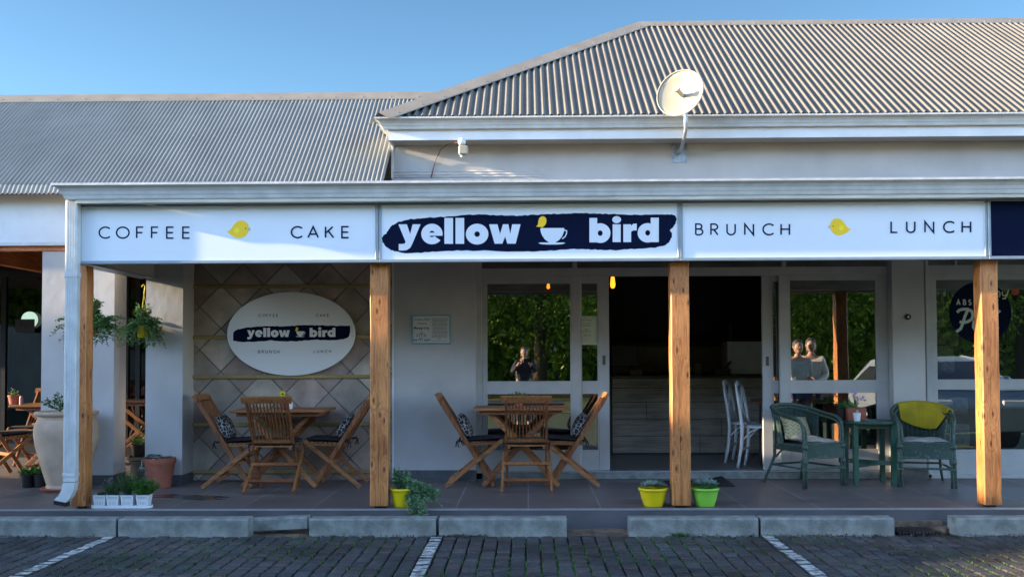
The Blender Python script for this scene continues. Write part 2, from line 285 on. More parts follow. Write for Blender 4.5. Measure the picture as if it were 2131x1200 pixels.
class MB:
    def __init__(s): s.v = []; s.f = []; s.c = []; s.r = []
    def add(s, vs, fs, col=None, rnd=None):
        k = len(s.v); s.v += [Vector(a) for a in vs]
        for f in fs: s.f.append(tuple(i + k for i in f)); s.c.append(col); s.r.append(rnd)
        return s
    def box(s, x0, x1, y0, y1, z0, z1, col=None):
        x0, x1 = sorted((x0, x1)); y0, y1 = sorted((y0, y1)); z0, z1 = sorted((z0, z1))
        return s.add([(x0, y0, z0), (x1, y0, z0), (x1, y1, z0), (x0, y1, z0), (x0, y0, z1), (x1, y0, z1), (x1, y1, z1), (x0, y1, z1)],
              [(0, 3, 2, 1), (4, 5, 6, 7), (0, 1, 5, 4), (1, 2, 6, 5), (2, 3, 7, 6), (3, 0, 4, 7)], col)
    def bbox(s, x0, x1, y0, y1, z0, z1, b=.005, col=None):
        """box with chamfered edges"""
        x0, x1 = sorted((x0, x1)); y0, y1 = sorted((y0, y1)); z0, z1 = sorted((z0, z1)); vs = []; idx = {}
        for i, x in enumerate((x0, x1)):
            for j, y in enumerate((y0, y1)):
                for k, z in enumerate((z0, z1)):
                    sx, sy, sz = (1 - 2 * i) * b, (1 - 2 * j) * b, (1 - 2 * k) * b
                    for a, p in enumerate(((x, y + sy, z + sz), (x + sx, y, z + sz), (x + sx, y + sy, z))):
                        idx[i, j, k, a] = len(vs); vs.append(p)
        fs = []
        for i in (0, 1):
            q = [idx[i, 0, 0, 0], idx[i, 1, 0, 0], idx[i, 1, 1, 0], idx[i, 0, 1, 0]]; fs.append(tuple(q if i else q[::-1]))
            q = [idx[0, i, 0, 1], idx[1, i, 0, 1], idx[1, i, 1, 1], idx[0, i, 1, 1]]; fs.append(tuple(q if not i else q[::-1]))
            q = [idx[0, 0, i, 2], idx[1, 0, i, 2], idx[1, 1, i, 2], idx[0, 1, i, 2]]; fs.append(tuple(q if i else q[::-1]))
        for a in (0, 1):
            for c in (0, 1):
                fs.append((idx[a, c, 0, 0], idx[a, c, 1, 0], idx[a, c, 1, 1], idx[a, c, 0, 1]))
                fs.append((idx[a, 0, c, 0], idx[a, 1, c, 0], idx[a, 1, c, 2], idx[a, 0, c, 2]))
                fs.append((idx[0, a, c, 1], idx[1, a, c, 1], idx[1, a, c, 2], idx[0, a, c, 2]))
                for k in (0, 1): fs.append((idx[a, c, k, 0], idx[a, c, k, 1], idx[a, c, k, 2]))
        return s.add(vs, fs, col)
    def bar(s, p, q, wd, th, up=(0, 1, 0), col=None):
        """rectangular bar from p to q; wd along `up`-ish side axis, th the other"""
        p, q = Vector(p), Vector(q); d = (q - p).normalized(); u = Vector(up); u = (u - d * u.dot(d)).normalized(); v = d.cross(u)
        vs = [e + u * (a * wd / 2) + v * (b * th / 2) for e in (p, q) for a, b in ((-1, -1), (1, -1), (1, 1), (-1, 1))]
        return s.add(vs, [(0, 1, 2, 3), (7, 6, 5, 4), (0, 4, 5, 1), (1, 5, 6, 2), (2, 6, 7, 3), (3, 7, 4, 0)], col)
    def tube(s, pts, rad, n=8, caps=True, rnd=None):
        pts = [Vector(p) for p in pts]; rad = rad if isinstance(rad, (list, tuple)) else [rad] * len(pts); vs = []; fs = []
        u = None
        for i, p in enumerate(pts):
            d = (pts[min(i + 1, len(pts) - 1)] - pts[max(i - 1, 0)]).normalized()
            if u is None: u = d.orthogonal().normalized()
            u = (u - d * u.dot(d)); u = u.normalized() if u.length > 1e-6 else d.orthogonal().normalized(); v = d.cross(u)
            vs += [p + (u * math.cos(2 * math.pi * k / n) + v * math.sin(2 * math.pi * k / n)) * rad[i] for k in range(n)]
        for i in range(len(pts) - 1):
            for k in range(n): a = i * n + k; b = i * n + (k + 1) % n; fs.append((a, b, b + n, a + n))
        if caps: fs.append(tuple(range(n))[::-1]); fs.append(tuple(range(len(vs) - n, len(vs))))
        return s.add(vs, fs, None, rnd)
    def lathe(s, prof, c=(0, 0, 0), n=32, caps=True):
        c = Vector(c); vs = []; fs = []
        for r, z in prof: vs += [c + Vector((r * math.cos(2 * math.pi * k / n), r * math.sin(2 * math.pi * k / n), z)) for k in range(n)]
        for i in range(len(prof) - 1):
            for k in range(n): a = i * n + k; b = i * n + (k + 1) % n; fs.append((a, b, b + n, a + n))
        if caps: fs.append(tuple(range(n))[::-1]); fs.append(tuple(range(len(vs) - n, len(vs))))
        return s.add(vs, fs)
    def ball(s, c, r, n=12, m=8):
        r = r if isinstance(r, (list, tuple)) else (r, r, r); c = Vector(c); vs = [c + Vector((0, 0, -r[2]))]; fs = []
        for i in range(1, m):
            t = math.pi * i / m - math.pi / 2
            vs += [c + Vector((r[0] * math.cos(t) * math.cos(2 * math.pi * k / n), r[1] * math.cos(t) * math.sin(2 * math.pi * k / n), r[2] * math.sin(t))) for k in range(n)]
        vs.append(c + Vector((0, 0, r[2])))
        for k in range(n): fs.append((0, 1 + (k + 1) % n, 1 + k)); fs.append((len(vs) - 1, len(vs) - 1 - n + k, len(vs) - 1 - n + (k + 1) % n))
        for i in range(m - 2):
            for k in range(n): a = 1 + i * n + k; b = 1 + i * n + (k + 1) % n; fs.append((a, b, b + n, a + n))
        return s.add(vs, fs)
    def poly(s, pts, th=(0, 0, 0), col=None):
        """flat polygon, extruded by vector th"""
        pts = [Vector(p) for p in pts]; n = len(pts); t = Vector(th)
        if t.length == 0: return s.add(pts, [tuple(range(n))], col)
        return s.add(pts + [p + t for p in pts], [tuple(range(n)), tuple(range(2 * n - 1, n - 1, -1))] + [(i, i + n, (i + 1) % n + n, (i + 1) % n) for i in range(n)], col)
    def leaf(s, p, d, L, wd, rnd=None, fold=.25):
        p = Vector(p); d = Vector(d).normalized(); u = d.cross(Vector((random.uniform(-1, 1), random.uniform(-1, 1), random.uniform(.2, 1))))
        u = u.normalized() if u.length > 1e-4 else d.orthogonal().normalized(); nrm = d.cross(u)
        rnd = random.random() if rnd is None else rnd
        a, b = p + d * L * .45 + u * wd / 2 + nrm * wd * fold, p + d * L * .45 - u * wd / 2 + nrm * wd * fold
        return s.add([p, a, p + d * L, b], [(0, 1, 2), (0, 2, 3)], None, rnd)
    def build(s, name, m, parent=None, smooth=False, bevel=0, flipcheck=False):
        me = bpy.data.meshes.new(name)
        if parent is not None: off = wloc(parent); loc = Vector((0, 0, 0))
        else:
            xs = [v.x for v in s.v]; ys = [v.y for v in s.v]; zs = [v.z for v in s.v]
            off = Vector(((min(xs) + max(xs)) / 2, (min(ys) + max(ys)) / 2, min(zs))); loc = off
        me.from_pydata([v - off for v in s.v], [], s.f)
        me.materials.append(M[m] if isinstance(m, str) else m)
        if any(c is not None for c in s.c):
            a = me.color_attributes.new('col', 'FLOAT_COLOR', 'CORNER'); i = 0; buf = []
            for f, c in zip(s.f, s.c): buf += list((*(c or (.5, .5, .5)), 1)) * len(f)
            a.data.foreach_set('color', buf)
        if any(c is not None for c in s.r):
            a = me.attributes.new('rnd', 'FLOAT', 'FACE'); a.data.foreach_set('value', [c if c is not None else .5 for c in s.r])
        if smooth: me.polygons.foreach_set('use_smooth', [True] * len(me.polygons))
        me.update(); me.validate()
        o = bpy.data.objects.new(name, me); C.objects.link(o); o.location = loc
        if parent is not None: o.parent = parent
        if bevel:
            b = o.modifiers.new('b', 'BEVEL'); b.width = bevel; b.segments = 2; b.limit_method = 'ANGLE'
        if smooth == 'auto':
            pass
        return o

def ribbon(pts, wd, closed=False):
    """2-D polyline -> list of quads with mitred joints"""
    n = len(pts); out = []
    pts = [Vector(p) for p in pts]
    L = []; Rr = []
    for i in range(n):
        if closed: a, b = pts[i - 1], pts[(i + 1) % n]
        else: a, b = pts[max(i - 1, 0)], pts[min(i + 1, n - 1)]
        p = pts[i]
        d1 = (p - a); d2 = (b - p)
        if d1.length < 1e-9: d1 = d2
        if d2.length < 1e-9: d2 = d1
        d1.normalize(); d2.normalize(); n1 = Vector((-d1.y, d1.x)); n2 = Vector((-d2.y, d2.x)); m = (n1 + n2)
        m = m.normalized() if m.length > 1e-6 else n1
        k = 1 / max(.35, m.dot(n1)); L.append(p + m * wd / 2 * k); Rr.append(p - m * wd / 2 * k)
    for i in range(n if closed else n - 1):
        j = (i + 1) % n; out.append((L[i], L[j], Rr[j], Rr[i]))
    return out
def arc(cx, cy, r, a0, a1, n=14, ry=None):
    ry = ry or r
    return [(cx + r * math.cos(R(a0 + (a1 - a0) * i / n)), cy + ry * math.sin(R(a0 + (a1 - a0) * i / n))) for i in range(n + 1)]
GL = {
 'C': [arc(.5, .5, .5, 45, 315, 22)], 'O': [arc(.52, .5, .5, 0, 360, 32)], 'F': [[(0, 0), (0, 1), (.52, 1)], [(.03, .5), (.46, .5)]],
 'E': [[(.54, 0), (0, 0), (0, 1), (.54, 1)], [(.03, .5), (.5, .5)]], 'A': [[(0, 0), (.41, 1), (.82, 0)], [(.15, .32), (.67, .32)]],
 'K': [[(0, 0), (0, 1)], [(.58, 1), (.04, .44)], [(.22, .6), (.64, 0)]],
 'B': [[(0, 0), (0, 1)] + arc(.26, .77, .23, 90, -90, 10) + [(.03, .54)], [(.1, .53)] + arc(.3, .265, .265, 90, -90, 12) + [(.03, 0)]],
 'R': [[(0, 0), (0, 1)] + arc(.28, .74, .26, 90, -90, 12) + [(.03, .48)], [(.26, .46), (.56, 0)]],
 'U': [[(0, 1), (0, .34)] + arc(.33, .33, .33, 180, 360, 14) + [(.66, 1)]], 'N': [[(0, 0), (0, 1), (.7, 0), (.7, 1)]],
 'H': [[(0, 0), (0, 1)], [(.68, 0), (.68, 1)], [(.03, .52), (.65, .52)]], 'L': [[(0, 1), (0, 0), (.5, 0)]],
 'S': [arc(.28, .76, .24, 30, 250, 12) + arc(.28, .26, .26, 75, -150, 12)], 'T': [[(.28, 0), (.28, 1)], [(0, 1), (.56, 1)]],
 'V': [[(0, 1), (.4, 0), (.8, 1)]], 'I': [[(0, 0), (0, 1)]],
}
class Dec:
    """flat lettering on a vertical board: 2-D shapes in photo pixels mapped on the board's plane, each layer a hair prouder"""
    def __init__(s, Y): s.Y = Y; s.mb = MB(); s.k = 0
    def quad(s, ps):
        s.mb.add([P(p[0], p[1], s.Y - s.k) for p in ps], [tuple(range(len(ps)))])
    def step(s): s.k += .00025
    def glyph(s, ch, x, ytop, ybot, wd, sx=1.0):
        h = ybot - ytop
        for st in GL[ch]:
            closed = ch == 'O'
            pts = [(x + p[0] * h * sx, ybot - wd / 2 - p[1] * (h - wd)) for p in (st[:-1] if closed else st)]
            for q in ribbon(pts, wd, closed): s.quad(q)
            s.step()
    def stroke(s, pts, wd, closed=False):
        for q in ribbon(pts, wd, closed): s.quad(q)
        s.step()
    def shape(s, pts): s.quad(pts); s.step()
    def build(s, name, m, parent): return s.mb.build(name, m, parent)

def text_mesh(txt, size, px, py, Y, m, parent, name='print', align='LEFT', bold=0.0):
    cu = bpy.data.curves.new('t', 'FONT'); cu.body = txt; cu.size = size; cu.align_x = align; cu.offset = bold; cu.space_line = .85
    o = bpy.data.objects.new('t', cu); C.objects.link(o); dg = bpy.context.evaluated_depsgraph_get(); dg.update()
    me = bpy.data.meshes.new_from_object(o.evaluated_get(dg)); bpy.data.objects.remove(o); bpy.data.curves.remove(cu)
    p = P(px, py, Y); off = wloc(parent) if parent is not None else Vector((0, 0, 0))
    for v in me.vertices:
        c = v.co.copy(); v.co = Vector((p.x + c.x, Y, p.z + c.y)) - off
    me.materials.clear(); me.materials.append(M[m]); o = bpy.data.objects.new(name, me); C.objects.link(o); o.parent = parent
    return o

# =================================================================== GROUND
GZ = -.17
mb = MB()
mb.add([(-60, -80, GZ - .035), (60, -80, GZ - .035), (60, -.36, GZ - .035), (-60, -.36, GZ - .035)], [(0, 1, 2, 3)])
m = mat('joint moss and sand', (.035, .035, .028), .95, .5, 5, col2=(.035, .075, .012), bump=.8, bscale=80)
car_park = mb.build('car_park', m); tag(car_park, kind='structure')
mb = MB(); pit = .1135; LINES = [X(226, -.5, 1120), X(906, -.5, 1120), X(1597, -.5, 1120)]
lines = [MB() for _ in LINES]
nx0, nx1 = -64, 66
for j in range(34):
    y1 = -.36 - j * pit; y0 = y1 - pit
    for i in range(nx0, nx1):
        x0 = i * pit + LINES[1] - pit / 2; g = random.uniform(.006, .010); gx = random.uniform(.004, .008)
        a, b, c_, d = x0 + gx, x0 + pit - gx, y0 + g, y1 - g * .6
        zt = GZ + random.uniform(-.004, .003); t1, t2 = random.uniform(-.0035, .0035), random.uniform(-.0035, .0035)
        bb = .009; base = random.uniform(.75, 1.25); tint = random.uniform(-.01, .015)
        col = (max(.02, (.102 + tint * 1.2) * base), .096 * base, (.095 - tint * .5) * base)
        top = [(a + bb, c_ + bb, zt - t1), (b - bb, c_ + bb, zt + t2), (b - bb, d - bb, zt + t1), (a + bb, d - bb, zt - t2)]
        mid = [(a, c_, zt - .007), (b, c_, zt - .007), (b, d, zt - .007), (a, d, zt - .007)]
        bot = [(x, y, zt - .04) for x, y, z in mid]
        mb.add(top + mid + bot, [(0, 1, 2, 3), (0, 4, 5, 1), (1, 5, 6, 2), (2, 6, 7, 3), (3, 7, 4, 0), (4, 8, 9, 5), (5, 9, 10, 6), (6, 10, 11, 7), (7, 11, 8, 4)], col)
        cx = (a + b) / 2
        for li, lx in enumerate(LINES):
            if abs(cx - lx) < pit * .5:
                e = .004; q = [(top[0][0] - e, top[0][1] - e, top[0][2] + .0012), (top[1][0] + e, top[1][1] - e, top[1][2] + .0012), (top[2][0] + e, top[2][1] + e, top[2][2] + .0012), (top[3][0] - e, top[3][1] + e, top[3][2] + .0012)]
                lines[li].add(q, [(0, 1, 2, 3)])
pv = mb.build('paved_parking', 'paver'); tag(pv, kind='structure')
def paint_mat():
    m = bpy.data.materials.new('worn white paint'); m.use_nodes = True; n = m.node_tree; L = n.links.new; b = n.nodes['Principled BSDF']; b.inputs['Roughness'].default_value = .7
    g = n.nodes.new('ShaderNodeNewGeometry'); t = n.nodes.new('ShaderNodeTexNoise'); t.inputs['Scale'].default_value = 28; t.inputs['Detail'].default_value = 8; mp = n.nodes.new('ShaderNodeMapping'); mp.inputs['Scale'].default_value = (.6, 1.6, 1)
    L(g.outputs['Position'], mp.inputs[0]); L(mp.outputs[0], t.inputs[0]); r = n.nodes.new('ShaderNodeValToRGB'); r.color_ramp.elements[0].position = .43; r.color_ramp.elements[1].position = .53
    r.color_ramp.elements[0].color = (.12, .12, .115, 1); r.color_ramp.elements[1].color = (.62, .61, .57, 1); L(t.outputs[0], r.inputs[0]); L(r.outputs[0], b.inputs['Base Color']); return m
M['paint'] = paint_mat()
for l in lines: tag(l.build('parking_line', 'paint'), kind='structure')
# strip of dirt between the paving and the step
mb = MB()
n = 120
for i in range(n):
    xa, xb = -9 + 18 * i / n, -9 + 18 * (i + 1) / n
    for (ya, yb) in ((-.36, -.27), (-.27, -.16), (-.16, 0)):
        mb.add([(x, y, GZ - .012 + .012 * math.sin(x * 3.1 + y * 20) + .008 * math.sin(x * 11 + y * 9)) for x, y in ((xa, ya), (xb, ya), (xb, yb), (xa, yb))], [(0, 1, 2, 3)])
M['dirt'] = mat('sandy dirt', (.20, .14, .09), .95, .45, 14, bump=.9, bscale=70)
tag(mb.build('dirt_strip', 'dirt', smooth=True), kind='structure')
tag(MB().box(-60, 60, -81, -14, GZ - .5, GZ - .02).build('lawn', 'lawn'), kind='structure')
far = MB().add([(-400, -400, GZ - .6), (400, -400, GZ - .6), (400, 400, GZ - .6), (-400, 400, GZ - .6)], [(0, 1, 2, 3)]).build('ground', 'lawn'); tag(far, kind='structure')

# verandah slab
WY = 2.0
mb = MB(); mb.box(-12, 9, .006, 7.5, GZ - .3, 0)
tag(mb.build('verandah_floor', 'floor'), kind='structure')
mb = MB(); mb.box(-12, 9, -.004, .0055, GZ - .3, -.012)
tag(mb.build('verandah_step', 'riser'), kind='structure')
mb = MB(); mb.box(-12, 9, -.008, .012, -.0115, .0035)
tag(mb.build('step_edge_trim', 'steel'), kind='structure')

# kerb stones
def kerb(pa, pb, label, y0=-.36, y1=-.20, top=None, low=None, tilt=0):
    yf = y0; xa, xb = X(pa, yf, 1095), X(pb, yf, 1095); zt = Z(1078, yf) if top is None else top
    b = .014; zb = GZ - .05 if low is None else low
    sec = [(y0, zb), (y0, zt - b), (y0 + b, zt), (y1 - b, zt), (y1, zt - b), (y1, zb)]
    nn = 14; vs = []; fs = []; k = len(sec)
    for i in range(nn + 1):
        x = xa + .003 + (xb - xa - .006) * i / nn
        for j, (y, z) in enumerate(sec): vs.append((x, y + random.uniform(-.002, .002), z + (random.uniform(-.002, .002) if z > zb else 0) + tilt * (i / nn)))
    for i in range(nn):
        for j in range(k): a = i * k + j; c = i * k + (j + 1) % k; fs.append((a, a + k, c + k, c))
    fs += [tuple(range(k)), tuple(range(nn * k, nn * k + k))[::-1]]
    o = MB().add(vs, fs).build('kerb_stone', 'kerb'); tag(o, label, 'kerb stone', 'concrete kerb stones along the verandah step'); return o
kerb(-190, 241, 'grey concrete kerb stone at the far left, behind the leftmost white parking line')
kerb(245, 517, 'grey concrete kerb stone below the white herb pots, right of the left kerb joint')
kerb(523, 640, 'short set-back concrete kerb piece with a hollow under it, between two long kerb stones', y0=-.22, y1=-.10, low=GZ + .02, tilt=.02)
kerb(643, 908, 'grey concrete kerb stone in front of the left timber post and trailing plant')
kerb(913, 1180, 'grey concrete kerb stone ending at the sandy gap in the kerb row')
kerb(1309, 1579, 'grey concrete kerb stone right of the sandy gap, below the yellow and lime pots')
kerb(1583, 1862, 'grey concrete kerb stone ending at the drain grate')
kerb(1988, 2420, 'grey concrete kerb stone at the far right, past the drain grate')
# drain
t = thing('drain_grate', 'rusty iron drain grate in the gap between two kerb stones', 'drain', (X(1900, -.2, 1100), -.2, GZ))
mb = MB()
for i in range(13):
    x = X(1868 + i * 7, -.25, 1100); mb.bar((x, -.31, GZ + .012), (x - .03, -.06, GZ + .018), .012, .014, (1, 0, 0))
mb.build('bars', mat('rusty iron', (.05, .04, .035), .7, .4, 20), t)
MB().box(X(1862, -.3, 1100), X(1988, -.3, 1100), -.355, -.03, GZ - .03, GZ - .001).build('pit', 'black', t)
mb = MB(); mb.box(X(1862, -.3, 1100), X(1988, -.3, 1100), -.05, -.012, GZ - .02, GZ + .07); mb.bar((X(1950, -.2), -.2, GZ + .01), (X(1990, -.2), -.12, GZ + .02), .12, .05, (0, 1, 0)); mb.build('surround', 'dirt', t)
# debris and weeds at the kerb foot
mb = MB()
for i in range(900):
    c = random.choice([(-1.9, -.55), (-.78, -.35), (1.15, 2.9), (-5.2, -3.6), (3.0, 4.5), (1.1, 3.0)]); x = random.uniform(*c)
    r = random.uniform(.003, .011); y = -.365 - abs(random.gauss(0, .022)); mb.leaf((x, y, GZ + random.uniform(0, .006)), (random.uniform(-1, 1), random.uniform(-1, 1), random.uniform(0, .7)), r * 2.6, r * 1.4)
M['litter'] = leafmat('dry leaf litter', (.03, .025, .015), (.16, .11, .06)); o = mb.build('leaf_litter', 'litter'); tag(o, 'dry brown leaf litter gathered along the foot of the kerb', 'leaf litter', kind='stuff')
def weeds(px, py, Y, n, label, hgt=.05, spread=.07):
    mb = MB(); p = P(px, py, Y)
    for i in range(n):
        a = random.uniform(0, 6.28); s = random.uniform(0, spread); mb.leaf((p.x + math.cos(a) * s, Y + math.sin(a) * s * .4, GZ), (math.cos(a) * .5, math.sin(a) * .5, 1), random.uniform(.4, 1) * hgt, .008)
    tag(mb.build('weed_tuft', 'leaf_lime'), label, 'weed')
weeds(1415, 1112, -.375, 60, 'small bright green grass tuft at the kerb foot below the right centre post')
mb = MB()
for i in range(7500):
    x = random.choice([-2.9, -1.2, .6, 1.0, 2.4, 3.0, -2.2]) + random.gauss(0, .55); k = round((x - LINES[1]) / pit - .5)
    xx = LINES[1] + (k + .5) * pit + random.gauss(0, .0025); y = random.uniform(-2.6, -.38); 
    if math.sin(xx * 5 + y * 7) + math.sin(y * 3 - xx * 2) < -.1: continue
    mb.leaf((xx, y, GZ - .012), (random.gauss(0, .5), random.gauss(0, .5), 1), random.uniform(.014, .028), .008)
o = mb.build('joint_moss', 'leaf_lime'); tag(o, 'green moss and tiny grass growing in the paver joints', 'moss', kind='stuff')
tag(MB().bbox(X(0, -.1, 1075) - .25, X(26, -.1, 1075), -.13, -.03, GZ + .02, GZ + .105).build('red_brick', 'rust'), 'red clay brick lying behind the kerb at the far left edge', 'brick')

# =================================================================== BUILDING A: cafe
SL = X(383, WY); SR = X(817, WY)
cafe = thing('cafe_building', 'grey plastered cafe building with taupe corrugated hip roof and open tiled verandah', 'building', (0, 4, 0))
ux = X(815, WY, 330)                      # left end of the high wall
zt = Z(372, WY); 
def part(mbx, name, m, parent, **k): return mbx.build(name, m, parent, **k)
# upper wall, with rough lower courses
mb = MB(); mb.box(ux, 9, WY, WY + .22, 2.75, Z(286, WY)); part(mb, 'upper_wall', 'wall', cafe)
mb = MB()
zz0, zz1 = Z(369, WY), Z(352, WY); nn = 90; x1 = X(1130, WY)
for i in range(nn):
    for j in range(8):
        xa, xb = ux + .02 + (x1 - ux) * i / nn, ux + .02 + (x1 - ux) * (i + 1) / nn; za, zb = zz0 + (zz1 - zz0) * j / 8, zz0 + (zz1 - zz0) * (j + 1) / 8
        f = lambda x, z: WY - .004 - .010 * (1 if math.sin((z - zz0) * 210) > .1 else 0) * max(0, 1 - (x - ux) / (x1 - ux)) ** .5 - .003 * math.sin(x * 37 + z * 50)
        mb.add([(xa, f(xa, za), za), (xb, f(xb, za), za), (xb, f(xb, zb), zb), (xa, f(xa, zb), zb)], [(0, 1, 2, 3)])
part(mb, 'plaster_ridges', 'wall', cafe, smooth=True)
mb = MB(); mb.box(ux - .004, ux + .02, WY - .012, WY + .1, Z(369, WY), Z(295, WY)); part(mb, 'corner_bead', 'fascia', cafe)  # pale strip standing in for sunlight on the wall's corner edge
# fascia + gutter, upper
YF2 = 1.70; xl2 = X(808, YF2, 280)
gz0, gz1 = Z(266, YF2 - .06), Z(241, YF2 - .13)
mb = MB(); mb.box(xl2, 9, YF2, YF2 + .025, Z(290, YF2), gz1 - .01); mb.box(xl2, xl2 + .025, YF2 + .025, 7.6, Z(290, YF2), gz1 - .01); part(mb, 'fascia', 'fascia', cafe)
mb = MB(); mb.box(xl2 + .025, 9, YF2 + .025, WY - .001, Z(290, YF2) + .01, Z(290, YF2) + .025); part(mb, 'soffit', 'cream_wall', cafe)
def gutter(xL, yF, yB, xR, z0, z1, wd, parent):
    h = z1 - z0
    pr = [(0, 0), (.045, 0), (.050, .012), (.056, .03), (.062, .30), (.072, .5), (.090, .68), (.11, .78), (.122, .82), (.130, .84), (.130, 1.0), (.118, 1.0), (.118, .9), (.02, .86), (0, .86)]
    pr = [(o_ * wd / .13, (hh if hh > .031 else hh) * (h if hh >= .3 else 1)) for o_, hh in pr]
    pr = [(o_, min(hh, h)) for o_, hh in pr]
    def strip(sub):
        mb = MB(); vs = []; k = len(sub)
        for o_, hh in sub: vs += [(xL - o_, yB, z0 + hh), (xL - o_, yF - o_, z0 + hh), (xR, yF - o_, z0 + hh)]
        fs = []
        for i in range(k - 1): fs += [(3 * i, 3 * i + 1, 3 * i + 4, 3 * i + 3), (3 * i + 1, 3 * i + 2, 3 * i + 5, 3 * i + 4)]
        fs.append(tuple(3 * i for i in range(k))[::-1]); return mb.add(vs, fs)
    g = strip(pr[:10]).build('gutter', 'gutter', parent, smooth=False); strip(pr[9:]).build('gutter_rim', 'gutter_rim', g)
    return g
gutter(xl2 - .001, YF2 - .001, 7.6, 9, gz0, gz1, .13, cafe)
# roof
PITCH = .079
def corr(mb, xa, xb, y0, z0, tn, ylim, amp=.020, ph=0, PITCH=PITCH):
    st = PITCH / 14; n = int((xb - xa) / st); vs = []; fs = []; 
    for i in range(n + 1):
        x = xa + i * st; yl = max(y0 + .001, ylim(x)); s_ = math.sin(2 * math.pi * x / PITCH + ph); s_ = math.copysign(abs(s_) ** .85, s_); random.seed(int(x / .762 + 1000)); s_ += random.uniform(-.12, .12)
        # slightly flattened troughs
        z = amp * s_ ; vs += [(x, y0, z0 + z), (x, yl, z0 + (yl - y0) * tn + z)]
    for i in range(n): fs.append((2 * i, 2 * i + 2, 2 * i + 3, 2 * i + 1))
    return mb.add(vs, fs)
rx0 = xl2 - .06; ry0 = YF2 - .07; rz0 = gz1 + .012
pr_ = P(1330, 52, ry0 + 3.0); RW = pr_.x - rx0; ridge = P(1330, 50, ry0 + RW); RW = ridge.x - rx0; ridge = P(1330, 50, ry0 + RW); tn = (ridge.z - rz0) / RW
mb = MB(); corr(mb, rx0 + .02, 9, ry0, rz0, tn, lambda x: ry0 + min(RW, x - rx0))
for j, fr in enumerate((.03, .22, .45, .7, .93)):
    for i in range(0, 140, 3):
        x = (round(rx0 / PITCH) + i + .25 + (j % 2)) * PITCH; y = ry0 + RW * fr
        if x - rx0 > RW * fr + .15 and x < 8.9: mb.ball((x, y, rz0 + RW * fr * tn + .0085), (.008, .008, .007), 6, 4)
part(mb, 'roof', 'roof', cafe, smooth=True)
mb = MB(); a = (rx0, ry0, rz0); b = (rx0, ry0 + 2 * RW, rz0); c = (rx0 + RW, ry0 + RW, rz0 + RW * tn); mb.add([a, b, c], [(0, 2, 1)])
mb.add([c, (9, ry0 + RW, c[2]), (9, ry0 + 2 * RW, rz0), b], [(0, 1, 2, 3)]); mb.add([(9, ry0, rz0), (9, ry0 + RW, c[2]), (9, ry0 + 2 * RW, rz0)], [(0, 1, 2)]); part(mb, 'rear_roof', 'roof', cafe)
def cap(mb, p, q, n1, n2, w1, w2, screws=0):
    p, q, n1, n2 = Vector(p), Vector(q), Vector(n1).normalized(), Vector(n2).normalized(); up = Vector((0, 0, .012)); e = Vector((0, 0, .022))
    mb.add([p + e + up, q + e + up, q + n1 * w1 + e, p + n1 * w1 + e, q + n2 * w2 + e, p + n2 * w2 + e], [(0, 3, 2, 1), (0, 1, 4, 5)])
    mb.add([p + n1 * w1 + e, q + n1 * w1 + e, q + n1 * w1 + e - Vector((0, 0, .012)), p + n1 * w1 + e - Vector((0, 0, .012))], [(0, 1, 2, 3)])
    L = (q - p).length; k = int(L / .33)
    for i in range(k):
        c = p + (q - p) * ((i + .5) / k) + n1 * (w1 * .75) + e; mb.ball(c, (.012, .012, .012), 6, 4)
mb = MB(); hipd = Vector((1, 1, tn)); s1 = Vector((1, 0, 0)) ; 
f1 = Vector((1, 0, 0)); front_perp = Vector((1, -1, -0.0)); 
# flange direction on the front slope, perpendicular to the hip: (1,-1) horizontally, drops with y
fd = Vector((1, -1.0, -tn)); fd2 = Vector((-1, 1, -tn))
cap(mb, (rx0 - .03, ry0 - .03, rz0 + .01), c, fd, fd2, .20, .20); cap(mb, c, (9, c[1], c[2]), (0, -1, -tn), (0, 1, -tn), .16, .16); part(mb, 'ridge_capping', 'ridge', cafe)
# ground-floor walls behind the verandah
CZ = 2.72
xa = X(990, WY, 700)
mb = MB(); mb.box(SR, xa, WY, WY + .25, 0, CZ); part(mb, 'wall', 'wall', cafe)
mb = MB(); mb.box(SL, SR, WY + .03, WY + .25, 0, CZ); part(mb, 'wall', 'wall', cafe)
p1a, p1b = X(1858, WY, 700), X(1925, WY, 700)
mb = MB(); mb.box(p1a, p1b, WY, WY + .25, 0, CZ); part(mb, 'wall', 'wall', cafe)
mb = MB(); mb.box(SR - .002, xa + .004, WY - .012, WY - .0005, 0, Z(977, WY)); part(mb, 'skirting', 'skirt', cafe)
mb = MB(); mb.box(p1a - .004, p1b + .004, WY - .012, WY - .0005, 0, Z(977, WY)); part(mb, 'skirting', 'skirt', cafe)
mb = MB(); mb.box(SL - .014, SL + .004, WY - .02, WY + .03, 0, CZ); mb.box(SR - .004, SR + .014, WY - .016, WY + .03, 0, CZ); part(mb, 'stone_edge_trim', 'fascia', cafe)
# left pillar under the beam (also closes the verandah corner)
PY = 1.66
pa, pb = X(303, PY), X(380, PY)
mb = MB(); mb.box(pa, pb, PY, WY + .3, 0, CZ); part(mb, 'pillar', 'wall', cafe)
mb = MB(); mb.box(pa - .006, pb + .006, PY - .01, WY + .31, 0, Z(986, PY)); part(mb, 'skirting', 'skirt', cafe)
# return beam from corner post back to the pillar
bx = X(322, PY, 560); mb = MB(); mb.box(bx - .16, bx, .02, PY - .001, Z(547, .1, 190) , CZ); part(mb, 'return_beam', 'cream_wall', cafe)
mb = MB(); mb.box(bx - .16, bx + .012, .02, PY - .002, Z(547, .1, 190) - .014, Z(547, .1, 190) - .001); part(mb, 'beam_trim', 'alu', cafe)
# ceiling
mb = MB(); mb.box(bx, 9, .02, WY, CZ, CZ + .04); part(mb, 'verandah_ceiling', 'ceil', cafe)
